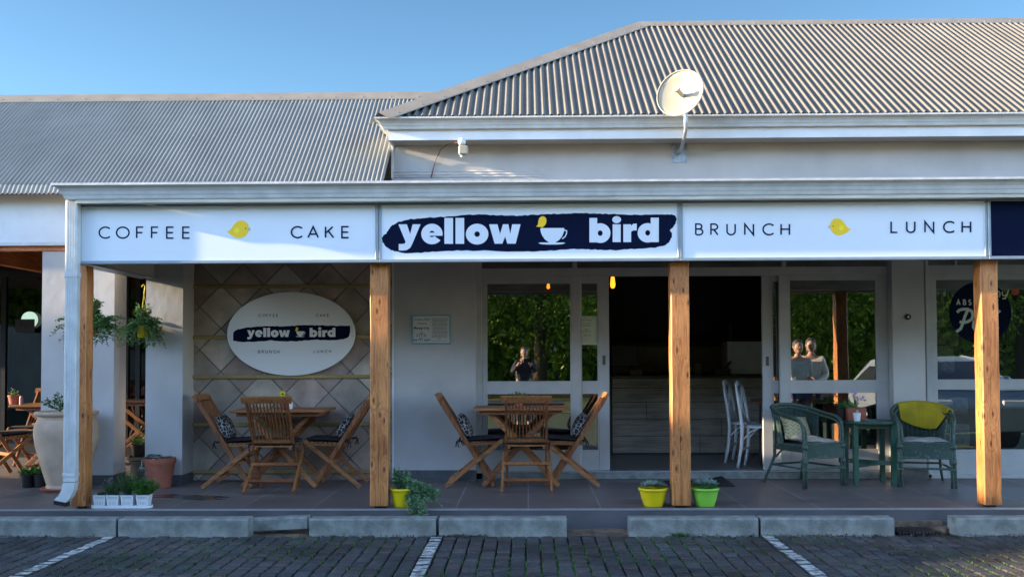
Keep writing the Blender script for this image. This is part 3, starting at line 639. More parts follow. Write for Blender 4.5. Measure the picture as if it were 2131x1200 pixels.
# verandah roof sheet
mb = MB(); xg = X(105, -.30, 380); corr(mb, xg + .1, 9, -.2, 2.80, .12, lambda x: WY - .001 if x > ux else 1.2); part(mb, 'verandah_roof', 'roof', cafe, smooth=True)
# front beam behind the sign
YFr = -.17
gf0_ = Z(408, YFr - .06)
mb = MB(); mb.box(xg + .17, 9, YFr - .035, YFr + .045, Z(418, YFr), gf0_ - .001); part(mb, 'front_fascia', 'old_board', cafe)
mb = MB(); mb.box(xg + .2, 9, .0, .16, Z(540, 0) , CZ - .001); part(mb, 'front_beam', 'old_board', cafe)
gf0, gf1 = Z(408, YFr - .06), Z(374, YFr - .13)
gutter(xg + .13, YFr, 1.25, 9, gf0, gf1, .13, cafe)
# downpipe
dx0, dx1 = X(139, -.11, 700), X(164, -.11, 700); dz = Z(1000, -.11)
mb = MB(); mb.bbox(dx0, dx1, -.16, -.085, dz, gf0 + .004, .006)
for i in range(4): xx = dx0 + .02 + i * (dx1 - dx0 - .04) / 3; mb.box(xx - .004, xx + .004, -.1635, -.159, dz + .05, gf0 - .02)
dp = part(mb, 'downpipe', 'gutter', cafe)
zs = Z(562, -.11); mb = MB(); mb.bbox(dx0 - .004, dx1 + .004, -.166, -.08, zs - .045, zs, .004); mb.bbox(dx0 - .004, dx1 + .004, -.166, -.08, Z(981, -.11) - .03, Z(981, -.11), .004); part(mb, 'pipe_sleeve', 'gutter', dp)
zb = Z(1047, -.2); 
mb = MB(); ring = [(0, 0), (-.01, -.06), (-.035, -.11), (-.075, -.15)]; vs = []; 
for k, (ox, oz) in enumerate(ring):
    for yy in (-.16, -.085): vs += [(dx0 + ox, yy, dz + oz)]
    for yy in (-.085, -.16): vs += [(dx1 + ox * (1 if k < 3 else 1), yy, dz + oz - (0 if k == 0 else .02 * k / 3))]
fs = []
for k in range(3):
    for j in range(4): a_ = k * 4 + j; b_ = k * 4 + (j + 1) % 4; fs.append((a_, b_, b_ + 4, a_ + 4))
mb.add(vs, fs); part(mb, 'pipe_shoe', 'gutter', dp)
e = vs[-4:]; mb = MB(); mb.add([Vector(q) + Vector((0, -.002, 0)) for q in e] + [Vector(q) + Vector((-.0, -.002, -.035)) for q in e], [(0, 1, 2, 3), (7, 6, 5, 4), (0, 4, 5, 1), (1, 5, 6, 2), (2, 6, 7, 3), (3, 7, 4, 0)]); part(mb, 'pipe_mouth', 'black', dp)

# stone cladding + battens (a panel of its own)
t = thing('stone_panel', 'diagonal sandstone tile panel with horizontal wooden battens behind the left table', 'wall panel', ((SL + SR) / 2, WY, 0))
MB().box(SL + .005, SR - .005, WY + .012, WY + .029, 0, 2.6).build('grout_bed', 'grout', t)
def clip(poly, x0, x1, z0, z1):
    def cut(pl, f, inter):
        out = []
        for i in range(len(pl)):
            a, b = pl[i - 1], pl[i]; fa, fb = f(a), f(b)
            if fa >= 0: 
                out.append(a) if False else None
            if fb >= 0:
                if fa < 0: out.append(inter(a, b, fa, fb))
                out.append(b)
            elif fa >= 0: out.append(inter(a, b, fa, fb))
        return out
    it = lambda a, b, fa, fb: (a[0] + (b[0] - a[0]) * fa / (fa - fb), a[1] + (b[1] - a[1]) * fa / (fa - fb))
    for f in (lambda p: p[0] - x0, lambda p: x1 - p[0], lambda p: p[1] - z0, lambda p: z1 - p[1]):
        poly = cut(poly, f, it)
        if len(poly) < 3: return None
    return poly
o0 = P(460.4, 593, WY); hd = .2325; mb = MB()
cols = [(.66, .58, .47), (.60, .45, .36), (.47, .35, .31), (.38, .29, .27), (.68, .62, .53), (.54, .48, .41), (.54, .40, .35), (.40, .33, .29), (.48, .36, .32)]
random.seed(11)
for i in range(-14, 14):
    for j in range(-14, 14):
        if (i + j) % 2 == 0: continue
        cx, cz = o0.x + i * hd, o0.z + j * hd; g = .0075 + random.uniform(-.002, .003)
        h = hd - g; p = clip([(cx - h, cz), (cx, cz - h), (cx + h, cz), (cx, cz + h)], SL + .006, SR - .006, .01, 2.5)
        if not p: continue
        c = random.choice(cols); k = random.uniform(.85, 1.12); yy = WY + random.uniform(-.003, .003)
        mb.poly([(a, yy, b) for a, b in p], (0, .014, 0), tuple((v * .62 + q * .38) * k for v, q in zip(c, (.57, .43, .34))))
mb.build('stone_tiles', 'stone', t)
for py in (596, 701, 783, 882, 980):
    z = Z(py, WY, 600); bt = MB().bbox(SL + .015, SR - .015, WY - .028, WY - .005, z - .019, z + .017, .003).build('batten', 'batten', t)
    mb = MB()
    for q in (.06, .36, .66, .93): mb.ball((SL + (SR - SL) * q, WY - .029, z), (.006, .004, .006), 8, 5)
    mb.build('screw', 'steel', bt)

# =================================================================== SHOPFRONT
GY = 2.10
shop = thing('shopfront', 'grey timber shopfront with large panes either side of an open sliding doorway', 'shopfront', (X(1425, GY), GY, 0))
def fr(parent, x0, x1, z0, z1, y0=GY, y1=GY + .06, name='frame', m='frame'):
    return MB().bbox(x0, x1, y0, y1, z0, z1, .003).build(name, m, parent)
TH = .085   # threshold height
zT0, zT1 = Z(560, GY), Z(577, GY)   # head rail
def leafpanel(parent, name, xl, xr, xg0, xg1, zh, y, toprail, glass_m='glass', bot=True):
    """a framed leaf: stiles, rails, two panes"""
    t = MB(); zb = TH + .002
    zg = [Z(toprail, y), Z(795, y), Z(817, y), Z(938, y)]
    t.bbox(xl, xg0, y, y + .045, zb, zh, .004); t.bbox(xg1, xr, y, y + .045, zb, zh, .004)
    for (a, b) in ((zg[0], zh), (zg[2], zg[1]), (zb, zg[3])): t.box(xg0 + .0005, xg1 - .0005, y + .003, y + .042, a, b)
    o = t.build(name, 'frame', parent)
    bd = MB(); q = .012
    for (a, b) in ((zg[1], zg[0]), (zg[3], zg[2])):
        bd.box(xg0, xg1, y + .001, y + .012, a, a + q); bd.box(xg0, xg1, y + .001, y + .012, b - q, b); bd.box(xg0, xg0 + q, y + .001, y + .012, a + q, b - q); bd.box(xg1 - q, xg1, y + .001, y + .012, a + q, b - q)
    bd.build('glazing_bead', 'frame', o)
    for (a, b) in ((zg[1], zg[0]), (zg[3], zg[2])):
        MB().add([(xg0 + .002, y + .02, a), (xg1 - .002, y + .02, a), (xg1 - .002, y + .02, b), (xg0 + .002, y + .02, b)], [(0, 1, 2, 3)]).build('pane', 'glass', o)
    return o
x_ = lambda p: X(p, GY, 700)
LW = thing  # alias
fr(shop, x_(990) + .001, x_(1003), 0, CZ, GY - .03, GY + .09, 'jamb')
fr(shop, x_(1848), x_(1858) - .001, 0, CZ, GY - .03, GY + .09, 'jamb')
hd_ = fr(shop, x_(1003) + .001, x_(1848) - .001, Z(575, GY), Z(558, GY), GY - .012, GY + .09, 'head_rail')
fr(shop, x_(1003) + .001, x_(1848) - .001, 2.5, CZ - .001, GY, GY + .09, 'head_rail')
for p in (1197, 1633): fr(shop, x_(p) - .025, x_(p) + .025, Z(558, GY) + .001, 2.499, GY, GY + .08, 'mullion')
for a, b in ((1003, 1192), (1203, 1628), (1639, 1848)):
    MB().add([(x_(a), GY + .03, Z(558, GY)), (x_(b), GY + .03, Z(558, GY)), (x_(b), GY + .03, 2.5), (x_(a), GY + .03, 2.5)], [(0, 1, 2, 3)]).build('transom_pane', 'glass', shop)
leafpanel(shop, 'fixed_window', x_(1003) + .001, x_(1208), x_(1012), x_(1189), Z(575, GY) - .001, GY, 588)
leafpanel(shop, 'fixed_window', x_(1622), x_(1848) - .001, x_(1643), x_(1825), Z(575, GY) - .001, GY, 584)
YD = GY + .055
l1 = leafpanel(shop, 'sliding_door', x_(1196), X(1268, YD), X(1209, YD), X(1246, YD), Z(569, YD), YD, 588)
l2 = leafpanel(shop, 'sliding_door', X(1587, YD), X(1640, YD), X(1607, YD), X(1629, YD), Z(569, YD), YD, 586)
for l, px, yc in ((l1, 1257, 749), (l2, 1597, 751)):
    c = P(px, yc, YD - .002); mb = MB(); mb.bbox(c.x - .016, c.x + .016, YD - .004, YD + .001, c.z - .05, c.z + .05, .0015); mb.build('flush_handle', mat('bronze handle', (.10, .075, .055), .4, .2, 20), l)
c = P(1601, 783, YD - .003); MB().ball(c, (.012, .006, .012), 10, 6).build('key_cylinder', 'galv', l2)
# timber beneath lower panes: threshold and sill, dark track
MB().bbox(x_(990), x_(1858), GY - .03, GY + .12, 0.001, TH - .012, .004).build('sill', mat('worn sill', (.20, .225, .22), .7, .35, 14, bump=.3), shop)
MB().box(x_(1003), x_(1848), GY - .005, GY + .14, TH - .011, TH).build('door_track', 'steel', shop)

# pet shop window (right)
t2 = thing('pet_shop_window', 'grey framed pet shop window right of the round bell pier', 'window', (X(2100, GY), GY, 0))
x1_ = x_(1925) + .002; xe = 7.2
fr(t2, x1_, x_(1932), 0, CZ, GY - .03, GY + .09, 'jamb')
fr(t2, x_(1932) + .001, xe, Z(575, GY), Z(556, GY), GY - .01, GY + .09, 'head_rail'); fr(t2, x_(1932) + .001, xe, 2.5, CZ - .001, GY, GY + .09, 'head_rail')
fr(t2, x_(1990), x_(1994), Z(556, GY) + .001, 2.499, GY, GY + .06, 'mullion')
MB().add([(x_(1932), GY + .03, Z(556, GY)), (xe, GY + .03, Z(556, GY)), (xe, GY + .03, 2.5), (x_(1932), GY + .03, 2.5)], [(0, 1, 2, 3)]).build('transom_pane', 'glass', t2)
xg0, xg1 = x_(1950), x_(2152)
mb = MB(); zb = .02; mb.bbox(x_(1932) + .001, xg0, GY, GY + .045, zb, Z(575, GY) - .001, .003); mb.bbox(xg1, xe, GY, GY + .045, zb, Z(575, GY) - .001, .003)
for a, b in ((Z(582, GY, 2000), Z(575, GY) - .001), (Z(813, GY), Z(792, GY)), (zb, Z(937, GY))): mb.box(xg0 + .0005, xg1 - .0005, GY + .003, GY + .042, a, b)
mb.build('sash', 'frame', t2)
for a, b in ((Z(792, GY), Z(582, GY, 2000)), (Z(937, GY), Z(813, GY))):
    MB().add([(xg0, GY + .02, a), (xg1, GY + .02, a), (xg1, GY + .02, b), (xg0, GY + .02, b)], [(0, 1, 2, 3)]).build('pane', 'glass', t2)
MB().bbox(x_(1925) + .002, xe, GY - .03, GY + .1, .001, .05, .004).build('sill', 'frame', t2)
# window lettering on the glass
YG = GY + .0185
c0 = P(2040, 650, YG); mb = MB(); rr = 64 / 192.0
pts = [(c0.x + rr * math.cos(a * math.pi / 32), YG, c0.z + rr * math.sin(a * math.pi / 32)) for a in range(64)]; zt_ = Z(583, GY, 2000)
pts = [(x, y, min(z, zt_)) for x, y, z in pts]; mb.poly(pts)
pts2 = [P(2078, 590, YG), P(2050, 620, YG)]; mb.build('round_decal', 'navy', t2)
d = Dec(YG - .001); x = 1991
for ch, px in zip('ABSOLUTE', (1991, 2005, 2016, 2027, 2040, 2050, 2063, 2073)): d.glyph(ch, px, 622.5, 635, 2.4, .68)
d.build('lettering', mat('pale decal', (.50, .54, .50), .6), t2)
d = Dec(YG - .001); wq = 6
d.stroke([(1992, 650), (1996, 645), (2004, 643), (2014, 643), (2022, 647), (2025, 655), (2022, 664), (2014, 669), (2004, 671), (1997, 669)], wq)
d.stroke([(2014, 645), (2008, 658), (2004, 672), (1999, 684), (1990, 690)], wq)
d.stroke([(2026, 678), (2034, 674), (2036, 667), (2031, 664), (2026, 670), (2025, 680), (2030, 687), (2040, 685), (2046, 677)], 5)
d.stroke([(2058, 643), (2053, 660), (2050, 676), (2053, 685), (2060, 683)], 5); d.stroke([(2044, 662), (2060, 656), (2074, 652), (2082, 646)], 5)
d.stroke([(2076, 668), (2070, 670), (2072, 677), (2076, 682), (2071, 688), (2063, 686)], 5)
d.build('script_lettering', mat('pale decal two', (.50, .56, .50), .6), t2)
d = Dec(YG - .001)
d.stroke([(2072, 617), (2074, 607), (2079, 606), (2081, 610), (2080, 618)], 2.6); d.stroke([(2086, 606), (2086, 613), (2090, 616), (2095, 612)], 2.4); d.stroke([(2099, 603), (2096, 613), (2092, 621), (2086, 621)], 2.4)
d.build('small_script_lettering', mat('cream decal', (.55, .55, .35), .6), t2)
mb = MB(); c0 = P(2113, 607, YG - .001)
for k in range(7): a = k * 6.283 / 7; mb.poly([(c0.x + .022 * math.cos(a) + .019 * math.cos(b * .785), YG - .001 - k * .0002, c0.z + .022 * math.sin(a) + .019 * math.sin(b * .785)) for b in range(8)])
mb.build('flower_decal', 'flower_orange', t2)
# pet food bags in that window
random.seed(5)
def bag(px, py, w_, h_, Y, label):
    c = P(px, py, Y); mb = MB(); n, m_ = 12, 9; vs = []; fs = []
    for s in (-1, 1):
        for i in range(n + 1):
            for j in range(m_ + 1):
                u, v = i / n * 2 - 1, j / m_ * 2 - 1; th = .045 * max(0, 1 - u ** 4) * max(0, 1 - v ** 4)
                vs.append((c.x + u * w_ / 2 * (1 - .08 * v * v), Y + s * (th + .006 * math.sin(u * 9 + v * 5 + px) * (th > .01)), c.z + v * h_ / 2 * (1 - .06 * u * u)))
    K = (n + 1) * (m_ + 1)
    for s in (0, 1):
        for i in range(n):
            for j in range(m_):
                a = s * K + i * (m_ + 1) + j; q = (a, a + m_ + 1, a + m_ + 2, a + 1); fs.append(q if s == 0 else q[::-1])
    mb.add(vs, fs); o = mb.build('pet_food_bag', 'bagwhite', smooth=True); tag(o, label, 'bag', 'plastic bags stacked in the pet shop window')
for i, (px, py, w_, h_, lb) in enumerate([(1955, 617, .14, .17, 'small crinkled white bag topmost at the left edge of the pet shop window'), (1953, 645, .13, .14, 'crinkled white bag second from the top of the pet shop window stack'), (1953, 670, .12, .13, 'crinkled white bag third from the top of the left stack in the pet shop window'),
    (1962, 700, .22, .17, 'wide white bag with a dark label patch, left of the round navy decal foot'), (1981, 704, .14, .16, 'white bag leaning out to the right just below the script P'), (1966, 733, .2, .16, 'crinkled white bag midway down the lower stack in the pet shop window'), (1970, 762, .18, .15, 'crinkled white bag at the bottom of the lower stack above the window rail'),
    (1962, 850, .22, .22, 'white packet seen through the low pane directly under the window rail'), (1995, 843, .2, .18, 'white folded packet seen through the low pane beside the mustard blanket'), (1990, 905, .3, .25, 'large crinkled packet low in the pane behind the right wicker chair')]):
    bag(px, py, w_, h_, GY + .16 + .02 * (i % 3), lb)

# =================================================================== INTERIOR
room = thing('cafe_interior', 'dark cafe interior room seen through the open sliding doors', 'room', (2, 4.5, 0))
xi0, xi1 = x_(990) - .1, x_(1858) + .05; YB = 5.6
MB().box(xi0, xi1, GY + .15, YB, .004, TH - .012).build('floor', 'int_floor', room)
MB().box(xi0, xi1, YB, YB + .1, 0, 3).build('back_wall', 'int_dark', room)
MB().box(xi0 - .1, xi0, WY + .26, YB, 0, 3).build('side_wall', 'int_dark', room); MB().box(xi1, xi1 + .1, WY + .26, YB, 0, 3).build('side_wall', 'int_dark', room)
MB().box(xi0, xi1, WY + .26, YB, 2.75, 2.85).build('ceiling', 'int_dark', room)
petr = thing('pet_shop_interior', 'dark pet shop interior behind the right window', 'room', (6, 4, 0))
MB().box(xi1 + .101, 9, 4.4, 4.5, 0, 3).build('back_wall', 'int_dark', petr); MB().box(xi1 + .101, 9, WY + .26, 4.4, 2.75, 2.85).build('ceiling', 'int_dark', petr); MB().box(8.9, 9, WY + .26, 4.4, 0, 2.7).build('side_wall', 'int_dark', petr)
# shelf under the lower pane contents
YC = 4.1; c0 = P(1275, 943, YC); c1 = P(1600, 943, YC); ct = Z(782, YC)
cn = thing('counter', 'long cafe counter with grey washed plank front inside the doorway', 'counter', ((c0.x + c1.x) / 2, YC, .08))
MB().bbox(c0.x, c1.x, YC, YC + .6, TH, ct - .035, .003).build('plank_front', 'counter', cn)
mb = MB()
for k, fz in enumerate((.22, .44, .66, .84)): 
    zz = TH + (ct - TH) * fz; mb.box(c0.x + .01, c1.x - .01, YC - .0015, YC + .001, zz - .003, zz + .003)
for px, a, b in ((1345, .44, .66), (1500, .22, .44), (1390, .66, .84), (1455, .0, .22)): xx = X(px, YC); mb.box(xx - .003, xx + .003, YC - .002, YC + .0012, TH + (ct - TH) * a + .004, TH + (ct - TH) * b - .004)
mb.build('plank_joints', 'black', cn)
MB().bbox(c0.x - .02, c1.x, YC - .03, YC + .65, ct - .0345, ct, .006).build('counter_top', 'counter_top', cn)
MB().box(c0.x - .2, c0.x - .0, YC - .01, YC + .6, TH, ct - .1).build('end_panel', 'black', cn)
# backsplash, ledge
bs = thing('back_counter', 'pale backsplash and dark ledge behind the counter', 'back counter', (2.2, YB - .2, .08))
MB().box(X(1275, YB), X(1600, YB), YB - .03, YB - .001, Z(775, YB), Z(722, YB)).build('backsplash', 'int_pale', bs)
MB().box(X(1272, YB), X(1610, YB), YB - .16, YB - .001, Z(722, YB), Z(713, YB)).build('ledge', mat('brown ledge', (.035, .025, .02), .6), bs)
MB().box(X(1272, YB), X(1610, YB), YB - .6, YB - .031, TH, Z(780, YB)).build('cabinet', 'int_dark', bs)
bb = thing('menu_board', 'large black chalk menu board on the back wall of the cafe', 'menu board', (X(1430, YB), YB - .03, 1.5))
MB().bbox(X(1295, YB), X(1585, YB), YB - .025, YB - .002, Z(700, YB), Z(560, YB), .004).build('board', 'chalk', bb)
mb = MB(); random.seed(3)
for col_ in (1305, 1375, 1450, 1510, 1545):
    for row in range(11):
        if random.random() < .2: continue
        L_ = random.uniform(18, 46); a = P(col_, 578 + row * 11, YB - .026); b = P(col_ + L_, 578 + row * 11, YB - .026); x = a.x
        while x < b.x:
            w_ = random.uniform(.01, .035); mb.add([(x, YB - .0265, a.z), (x + w_, YB - .0265, a.z), (x + w_, YB - .0265, a.z + .006), (x, YB - .0265, a.z + .006)], [(0, 1, 2, 3)]); x += w_ + .012
mb.build('chalk_marks', 'chalkline', bb)
# espresso machine back panel, cups, carton
em = thing('espresso_machine', 'pale metal espresso machine standing on the right end of the counter', 'coffee machine', (X(1550, YC + .2), YC + .3, ct))
mz0, mz1 = Z(772, YC + .1), Z(712, YC + .1); ex0, ex1 = X(1514, YC + .1), X(1600, YC + .1)
mb = MB(); mb.poly([(ex0, YC + .1, mz1), (ex0, YC + .1, mz0 + .05), (ex0 + .06, YC + .1, mz0), (ex1, YC + .1, mz0), (ex1, YC + .1, mz1)], (0, .4, 0)); mb.build('body', 'machine_white', em)
MB().box(ex0 + .04, ex1, YC + .09, YC + .5, mz0 - .045, mz0 - .001).build('drip_tray', 'machine_white', em)
mb = MB()
for xx in (ex0 + .09, ex1 - .06): mb.tube([(xx, YC + .14, ct), (xx, YC + .14, mz0 - .045)], .014, 8)
mb.build('foot', 'galv', em)
mb = MB(); cz = mz1
for i in range(5): mb.lathe([(.028, cz + i * .045), (.04, cz + i * .045 + .05)], (X(1521, YC + .25), YC + .25, 0), 16)
mb2 = mb.build('paper_cup_stack', 'red_cup'); tag(mb2, 'stack of dull red paper cups standing on the espresso machine', 'cups')
bx_ = MB(); a = P(1487, 790, YC + .02); b = P(1513, 766, YC + .02); bx_.bbox(a.x, b.x, YC + .0, YC + .25, ct + .001, b.z, .003); bx_.bar((b.x - .02, YC + .02, b.z), (b.x + .05, YC + .02, b.z + .09), .12, .004, (0, 1, 0)); tag(bx_.build('carton', 'carton'), 'open brown carton beside the espresso machine on the counter', 'box')
g = thing('coffee_grinder', 'black boxy machine at the left end of the counter', 'grinder', (X(1300, YC + .1), YC + .2, ct))
MB().bbox(X(1272, YC + .1), X(1328, YC + .1), YC + .1, YC + .4, ct + .12, Z(718, YC + .1), .01).build('body', 'black', g)
mb = MB(); mb.box(X(1276, YC + .1), X(1284, YC + .1), YC + .12, YC + .4, ct, ct + .12); mb.box(X(1318, YC + .1), X(1326, YC + .1), YC + .25, YC + .4, ct, ct + .12); mb.build('leg', 'black', g)
for i in range(4):
    c = P(1314 + i * 6.5, 778, YC + .15); mb = MB(); mb.lathe([(.014, ct), (.02, ct + .03), (.018, ct + .075), (.015, ct + .075)], (c.x, YC + .14, 0), 12); tag(mb.build('glass_tumbler', 'int_pale'), ('leftmost', 'second', 'third', 'rightmost')[i] + ' of the small pale tumblers in a row beside the black grinder', 'tumbler', 'tumblers before the black grinder')
jr = thing('cutlery_caddy', 'small caddy of upright white sticks on the counter right of the doorway post', 'caddy', (X(1452, YC + .2), YC + .2, ct))
MB().bbox(X(1445, YC + .2), X(1460, YC + .2), YC + .16, YC + .24, Z(757, YC + .2), Z(753, YC + .2), .003).build('lid', 'black', jr)
mb = MB()
for i in range(4): x = X(1447 + i * 3.6, YC + .2); mb.tube([(x, YC + .2, ct), (x, YC + .2, Z(757, YC + .2))], .008, 8)
mb.build('stick', 'int_pale', jr)
# pendant bulbs
def pend(px, py0, py1, Y, label, r=.03):
    p0, p1 = P(px, py0, Y), P(px, py1, Y); h = p0.z - p1.z
    t = thing('pendant_lamp', label, 'lamp', (p0.x, Y, p1.z), 'bare amber bulbs hanging in the cafe')
    MB().lathe([(.005, p1.z), (r * .8, p1.z + h * .08), (r, p1.z + h * .3), (r * .75, p1.z + h * .7), (.012, p0.z)], (p0.x, Y, 0), 14).build('bulb', 'bulb', t, smooth=True)
    MB().tube([(p0.x, Y, p0.z), (p0.x, Y, 2.75)], .004, 6).build('cord', 'black', t); MB().lathe([(.015, p0.z), (.018, p0.z + .05)], (p0.x, Y, 0), 10).build('bulb_holder', 'black', t)
pend(1275, 571, 600, 3.0, 'long glowing amber bulb hanging at the left edge of the open doorway')
pend(1141, 588, 601, 4.6, 'small glowing amber bulb seen through the glass of the left fixed window', .022)

# =================================================================== LEFT NEIGHBOUR
nb = thing('neighbouring_shop', 'neighbouring shop at the left with long corrugated roof, wide plain fascia and grey pillar', 'building', (-6, 3, 0))
fy = 1.6
MB().box(-14, X(134, fy, 450) + .25, fy, fy + .03, Z(504, fy, 60), Z(405, fy, 60)).build('fascia', 'fascia', nb)
MB().box(-14, X(134, fy, 450) + .25, fy - .015, fy + .03, Z(511, fy, 60), Z(504, fy, 60) - .0005).build('fascia_trim', 'gutter', nb)
zc = Z(388, 1.35, 60)
mb = MB(); mb.box(-14, X(140, 1.5, 390) + .2, 1.5, 1.56, zc - .05, zc - .006); mb.build('eave_batten', 'teakl', nb)
# left roof
ly0 = 1.43; lz0 = zc + .035; rp = P(500, 200, ly0 + 1.65); ltn = (rp.z - lz0) / 1.65
mb = MB(); corr(mb, -14, ux - .006, ly0 - .065, lz0 - .105, 1.6, lambda x: ly0 - .001, amp=.0092, PITCH=.047); corr(mb, -14, ux - .006, ly0, lz0, ltn, lambda x: ly0 + 1.65, amp=.0125, PITCH=.047)
for_x = ux - .006; st = .047 / 12; vs = []; fs = []; kk = 0
while for_x < -.45:
    ys = ly0 + max(0, (rz0 + (for_x - rx0) * tn - lz0) / ltn) - .05; sq = math.sin(2 * math.pi * for_x / .047); z = .0125 * sq
    ys = max(ys, WY + .25); vs += [(for_x, ys, lz0 + (ys - ly0) * ltn + z), (for_x, ly0 + 1.65, lz0 + 1.65 * ltn + z)]; for_x += st; kk += 1
mb.add(vs, [(2 * i, 2 * i + 2, 2 * i + 3, 2 * i + 1) for i in range(kk - 1)])
for j, fr_ in enumerate((.08, .5, .9)):
    for i in range(-170, 0, 3):
        x = (i + .25) * PITCH; 
        if x < ux - .1: mb.ball((x, ly0 + 1.65 * fr_, lz0 + 1.65 * fr_ * ltn + .012), (.008, .008, .007), 6, 4)
mb.build('roof', 'roof_left', nb, smooth=True)
# cut off the part that would pass through the cafe roof: it lies behind the high wall, hidden
mb = MB(); yr = ly0 + 1.65; mb.add([(-14, yr, rp.z), (ux - .01, yr, rp.z), (ux - .01, yr + 1.65, lz0), (-14, yr + 1.65, lz0)], [(0, 1, 2, 3)]); mb.build('rear_roof', 'roof_left', nb)
mb = MB(); cap(mb, (-14, yr, rp.z), (-.45, yr, rp.z), (0, -1, -ltn), (0, 1, -ltn), .15, .15); mb.build('ridge_capping', 'ridge', nb)
qa, qb = X(86, PY), X(237, PY); qy = 1.97
MB().box(qa, qb, PY, qy, 0, 2.75).build('pillar', 'wall', nb); MB().box(qa - .006, qb + .006, PY - .01, qy + .006, 0, Z(986, PY)).build('skirting', 'skirt', nb)
MB().box(-14, pa - .001, fy + .1, 5.2, 2.78, 2.84).build('verandah_ceiling', 'ceil', nb)
bx1 = X(86, 4.0, 565); zbm = Z(565, 4.0, 86)
MB().box(bx1 - .1, bx1 + .02, 1.75, 5, zbm, 2.7).build('rafter', 'redwood', nb)
MB().box(bx1 + .1, pa, 1.64, 1.72, Z(523, 1.7, 60), 2.75).build('cross_beam', 'redwood', nb)
nw = 4.6
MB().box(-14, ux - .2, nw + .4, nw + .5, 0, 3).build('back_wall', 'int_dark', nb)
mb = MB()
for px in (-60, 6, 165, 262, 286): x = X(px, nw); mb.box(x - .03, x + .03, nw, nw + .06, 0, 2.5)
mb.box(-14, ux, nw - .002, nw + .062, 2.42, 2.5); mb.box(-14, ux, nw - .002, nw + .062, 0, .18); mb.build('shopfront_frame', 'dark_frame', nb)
MB().add([(-14, nw + .03, .18), (ux, nw + .03, .18), (ux, nw + .03, 2.42), (-14, nw + .03, 2.42)], [(0, 1, 2, 3)]).build('shopfront_glass', glass('dark left glass', .04, (.35, .38, .4)), nb)
c = P(62, 665, nw - .02); mb = MB()
t = thing('round_lamp', 'glowing pale green round lamp behind the paper notice in the left shop window', 'lamp', (c.x, nw - .02, c.z - .1))
MB().tube([(c.x, nw - .035, c.z), (c.x, nw - .012, c.z)], 17 * 13.2 / 2060, 28).build('disc', 'green_lamp', t); MB().tube([(c.x, nw - .011, c.z), (c.x, nw - .003, c.z)], 12 * 13.2 / 2060, 20).build('mount', 'black', t)
a, b = P(32, 664, nw - .05), P(72, 692, nw - .05)
t = thing('window_notice', 'dim paper notice with red and blue marks over the round lamp in the left window', 'notice', ((a.x + b.x) / 2, nw - .05, b.z))
MB().box(a.x, b.x, nw - .052, nw - .05, b.z, a.z).build('sheet', mat('dim paper', (.035, .045, .06), .7), t)
mb = MB(); mb.box(a.x + .07, a.x + .11, nw - .0535, nw - .0522, b.z + .09, a.z - .03); mb.build('red_mark', mat('dim red', (.06, .015, .02), .7), t); mb = MB(); mb.box(a.x + .125, a.x + .175, nw - .0535, nw - .0522, b.z + .06, a.z - .04); mb.build('blue_mark', mat('dim blue', (.015, .03, .09), .7), t)

# =================================================================== POSTS
def post(pl, pr_x, label, y0=.03, x=None, zt=2.13):
    xa_, xb_ = X(pl, y0, 800), X(pr_x, y0, 800)
    t = thing('verandah_post', label, 'post', ((xa_ + xb_) / 2, y0 + .075, 0), 'timber posts along the verandah')
    mb = MB(); n = 26; b = .007; vs = []; sec0 = [(xa_ + b, y0), (xb_ - b, y0), (xb_, y0 + b), (xb_, y0 + .15 - b), (xb_ - b, y0 + .15), (xa_ + b, y0 + .15), (xa_, y0 + .15 - b), (xa_, y0 + b)]
    for i in range(n + 1):
        z = .022 + (zt - .022) * i / n; j = math.sin(i * .9 + pl) * .0015
        vs += [(x_ + j, y_ + j, z) for x_, y_ in sec0]
    fs = [(i * 8 + k, i * 8 + (k + 1) % 8, i * 8 + 8 + (k + 1) % 8, i * 8 + 8 + k) for i in range(n) for k in range(8)] + [tuple(range(8))[::-1], tuple(range(n * 8, n * 8 + 8))]
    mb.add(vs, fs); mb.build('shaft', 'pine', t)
    MB().box(xa_ + .035, xb_ - .035, y0 + .04, y0 + .12, 0, .0215).build('post_foot', 'black', t)  # inset block coloured black for the shade in the gap under the shaft
    xm = (xa_ + xb_) / 2; mb = MB(); mb.add([(xm - .008, y0 - .0008, .03), (xm - .004, y0 - .0008, .03), (xm - .007, y0 - .0008, zt * .6), (xm - .009, y0 - .0008, zt * .6)], [(0, 1, 2, 3)]); mb.build('crack', mat('post crack', (.06, .02, .008), .9), t)
post(150, 178, 'weathered timber corner post beside the white downpipe', .04)
post(770, 807.5, 'knotty pine post at the right end of the stone panel, above the trailing plant')
post(1397.5, 1436, 'pine post between the yellow and lime green pots')
post(2045, 2081, 'bright sunlit orange pine post at the right by the mustard blanket')

# =================================================================== SIGNS
YS = -.07
def board(pl, pr_, name, label, m='sign_white', yt=425, yb=538):
    xa_, xb_ = X(pl, YS, 480), X(pr_, YS, 480); xm = (pl + pr_) / 2; dy = -.0044 * (xm - 1100)
    z1, z0 = Z(yt, YS, 1100) , Z(yb, YS, 1100)
    t = thing(name, label, 'sign', ((xa_ + xb_) / 2, YS, z0), 'sign boards along the verandah front')
    MB().box(xa_, xb_, YS, YS + .02, z0, z1).build('panel', m, t)
    w_ = .026; mb = MB()
    mb.bbox(xa_ - w_, xb_ + w_, YS - .012, YS + .03, z1 + .0005, z1 + .034, .004); mb.bbox(xa_ - w_, xb_ + w_, YS - .012, YS + .03, z0 - .028, z0 - .0005, .004)
    mb.bbox(xa_ - w_, xa_ - .0005, YS - .010, YS + .03, z0, z1, .004); mb.bbox(xb_ + .0005, xb_ + w_, YS - .010, YS + .03, z0, z1, .004); mb.build('frame', 'alu', t)
    return t
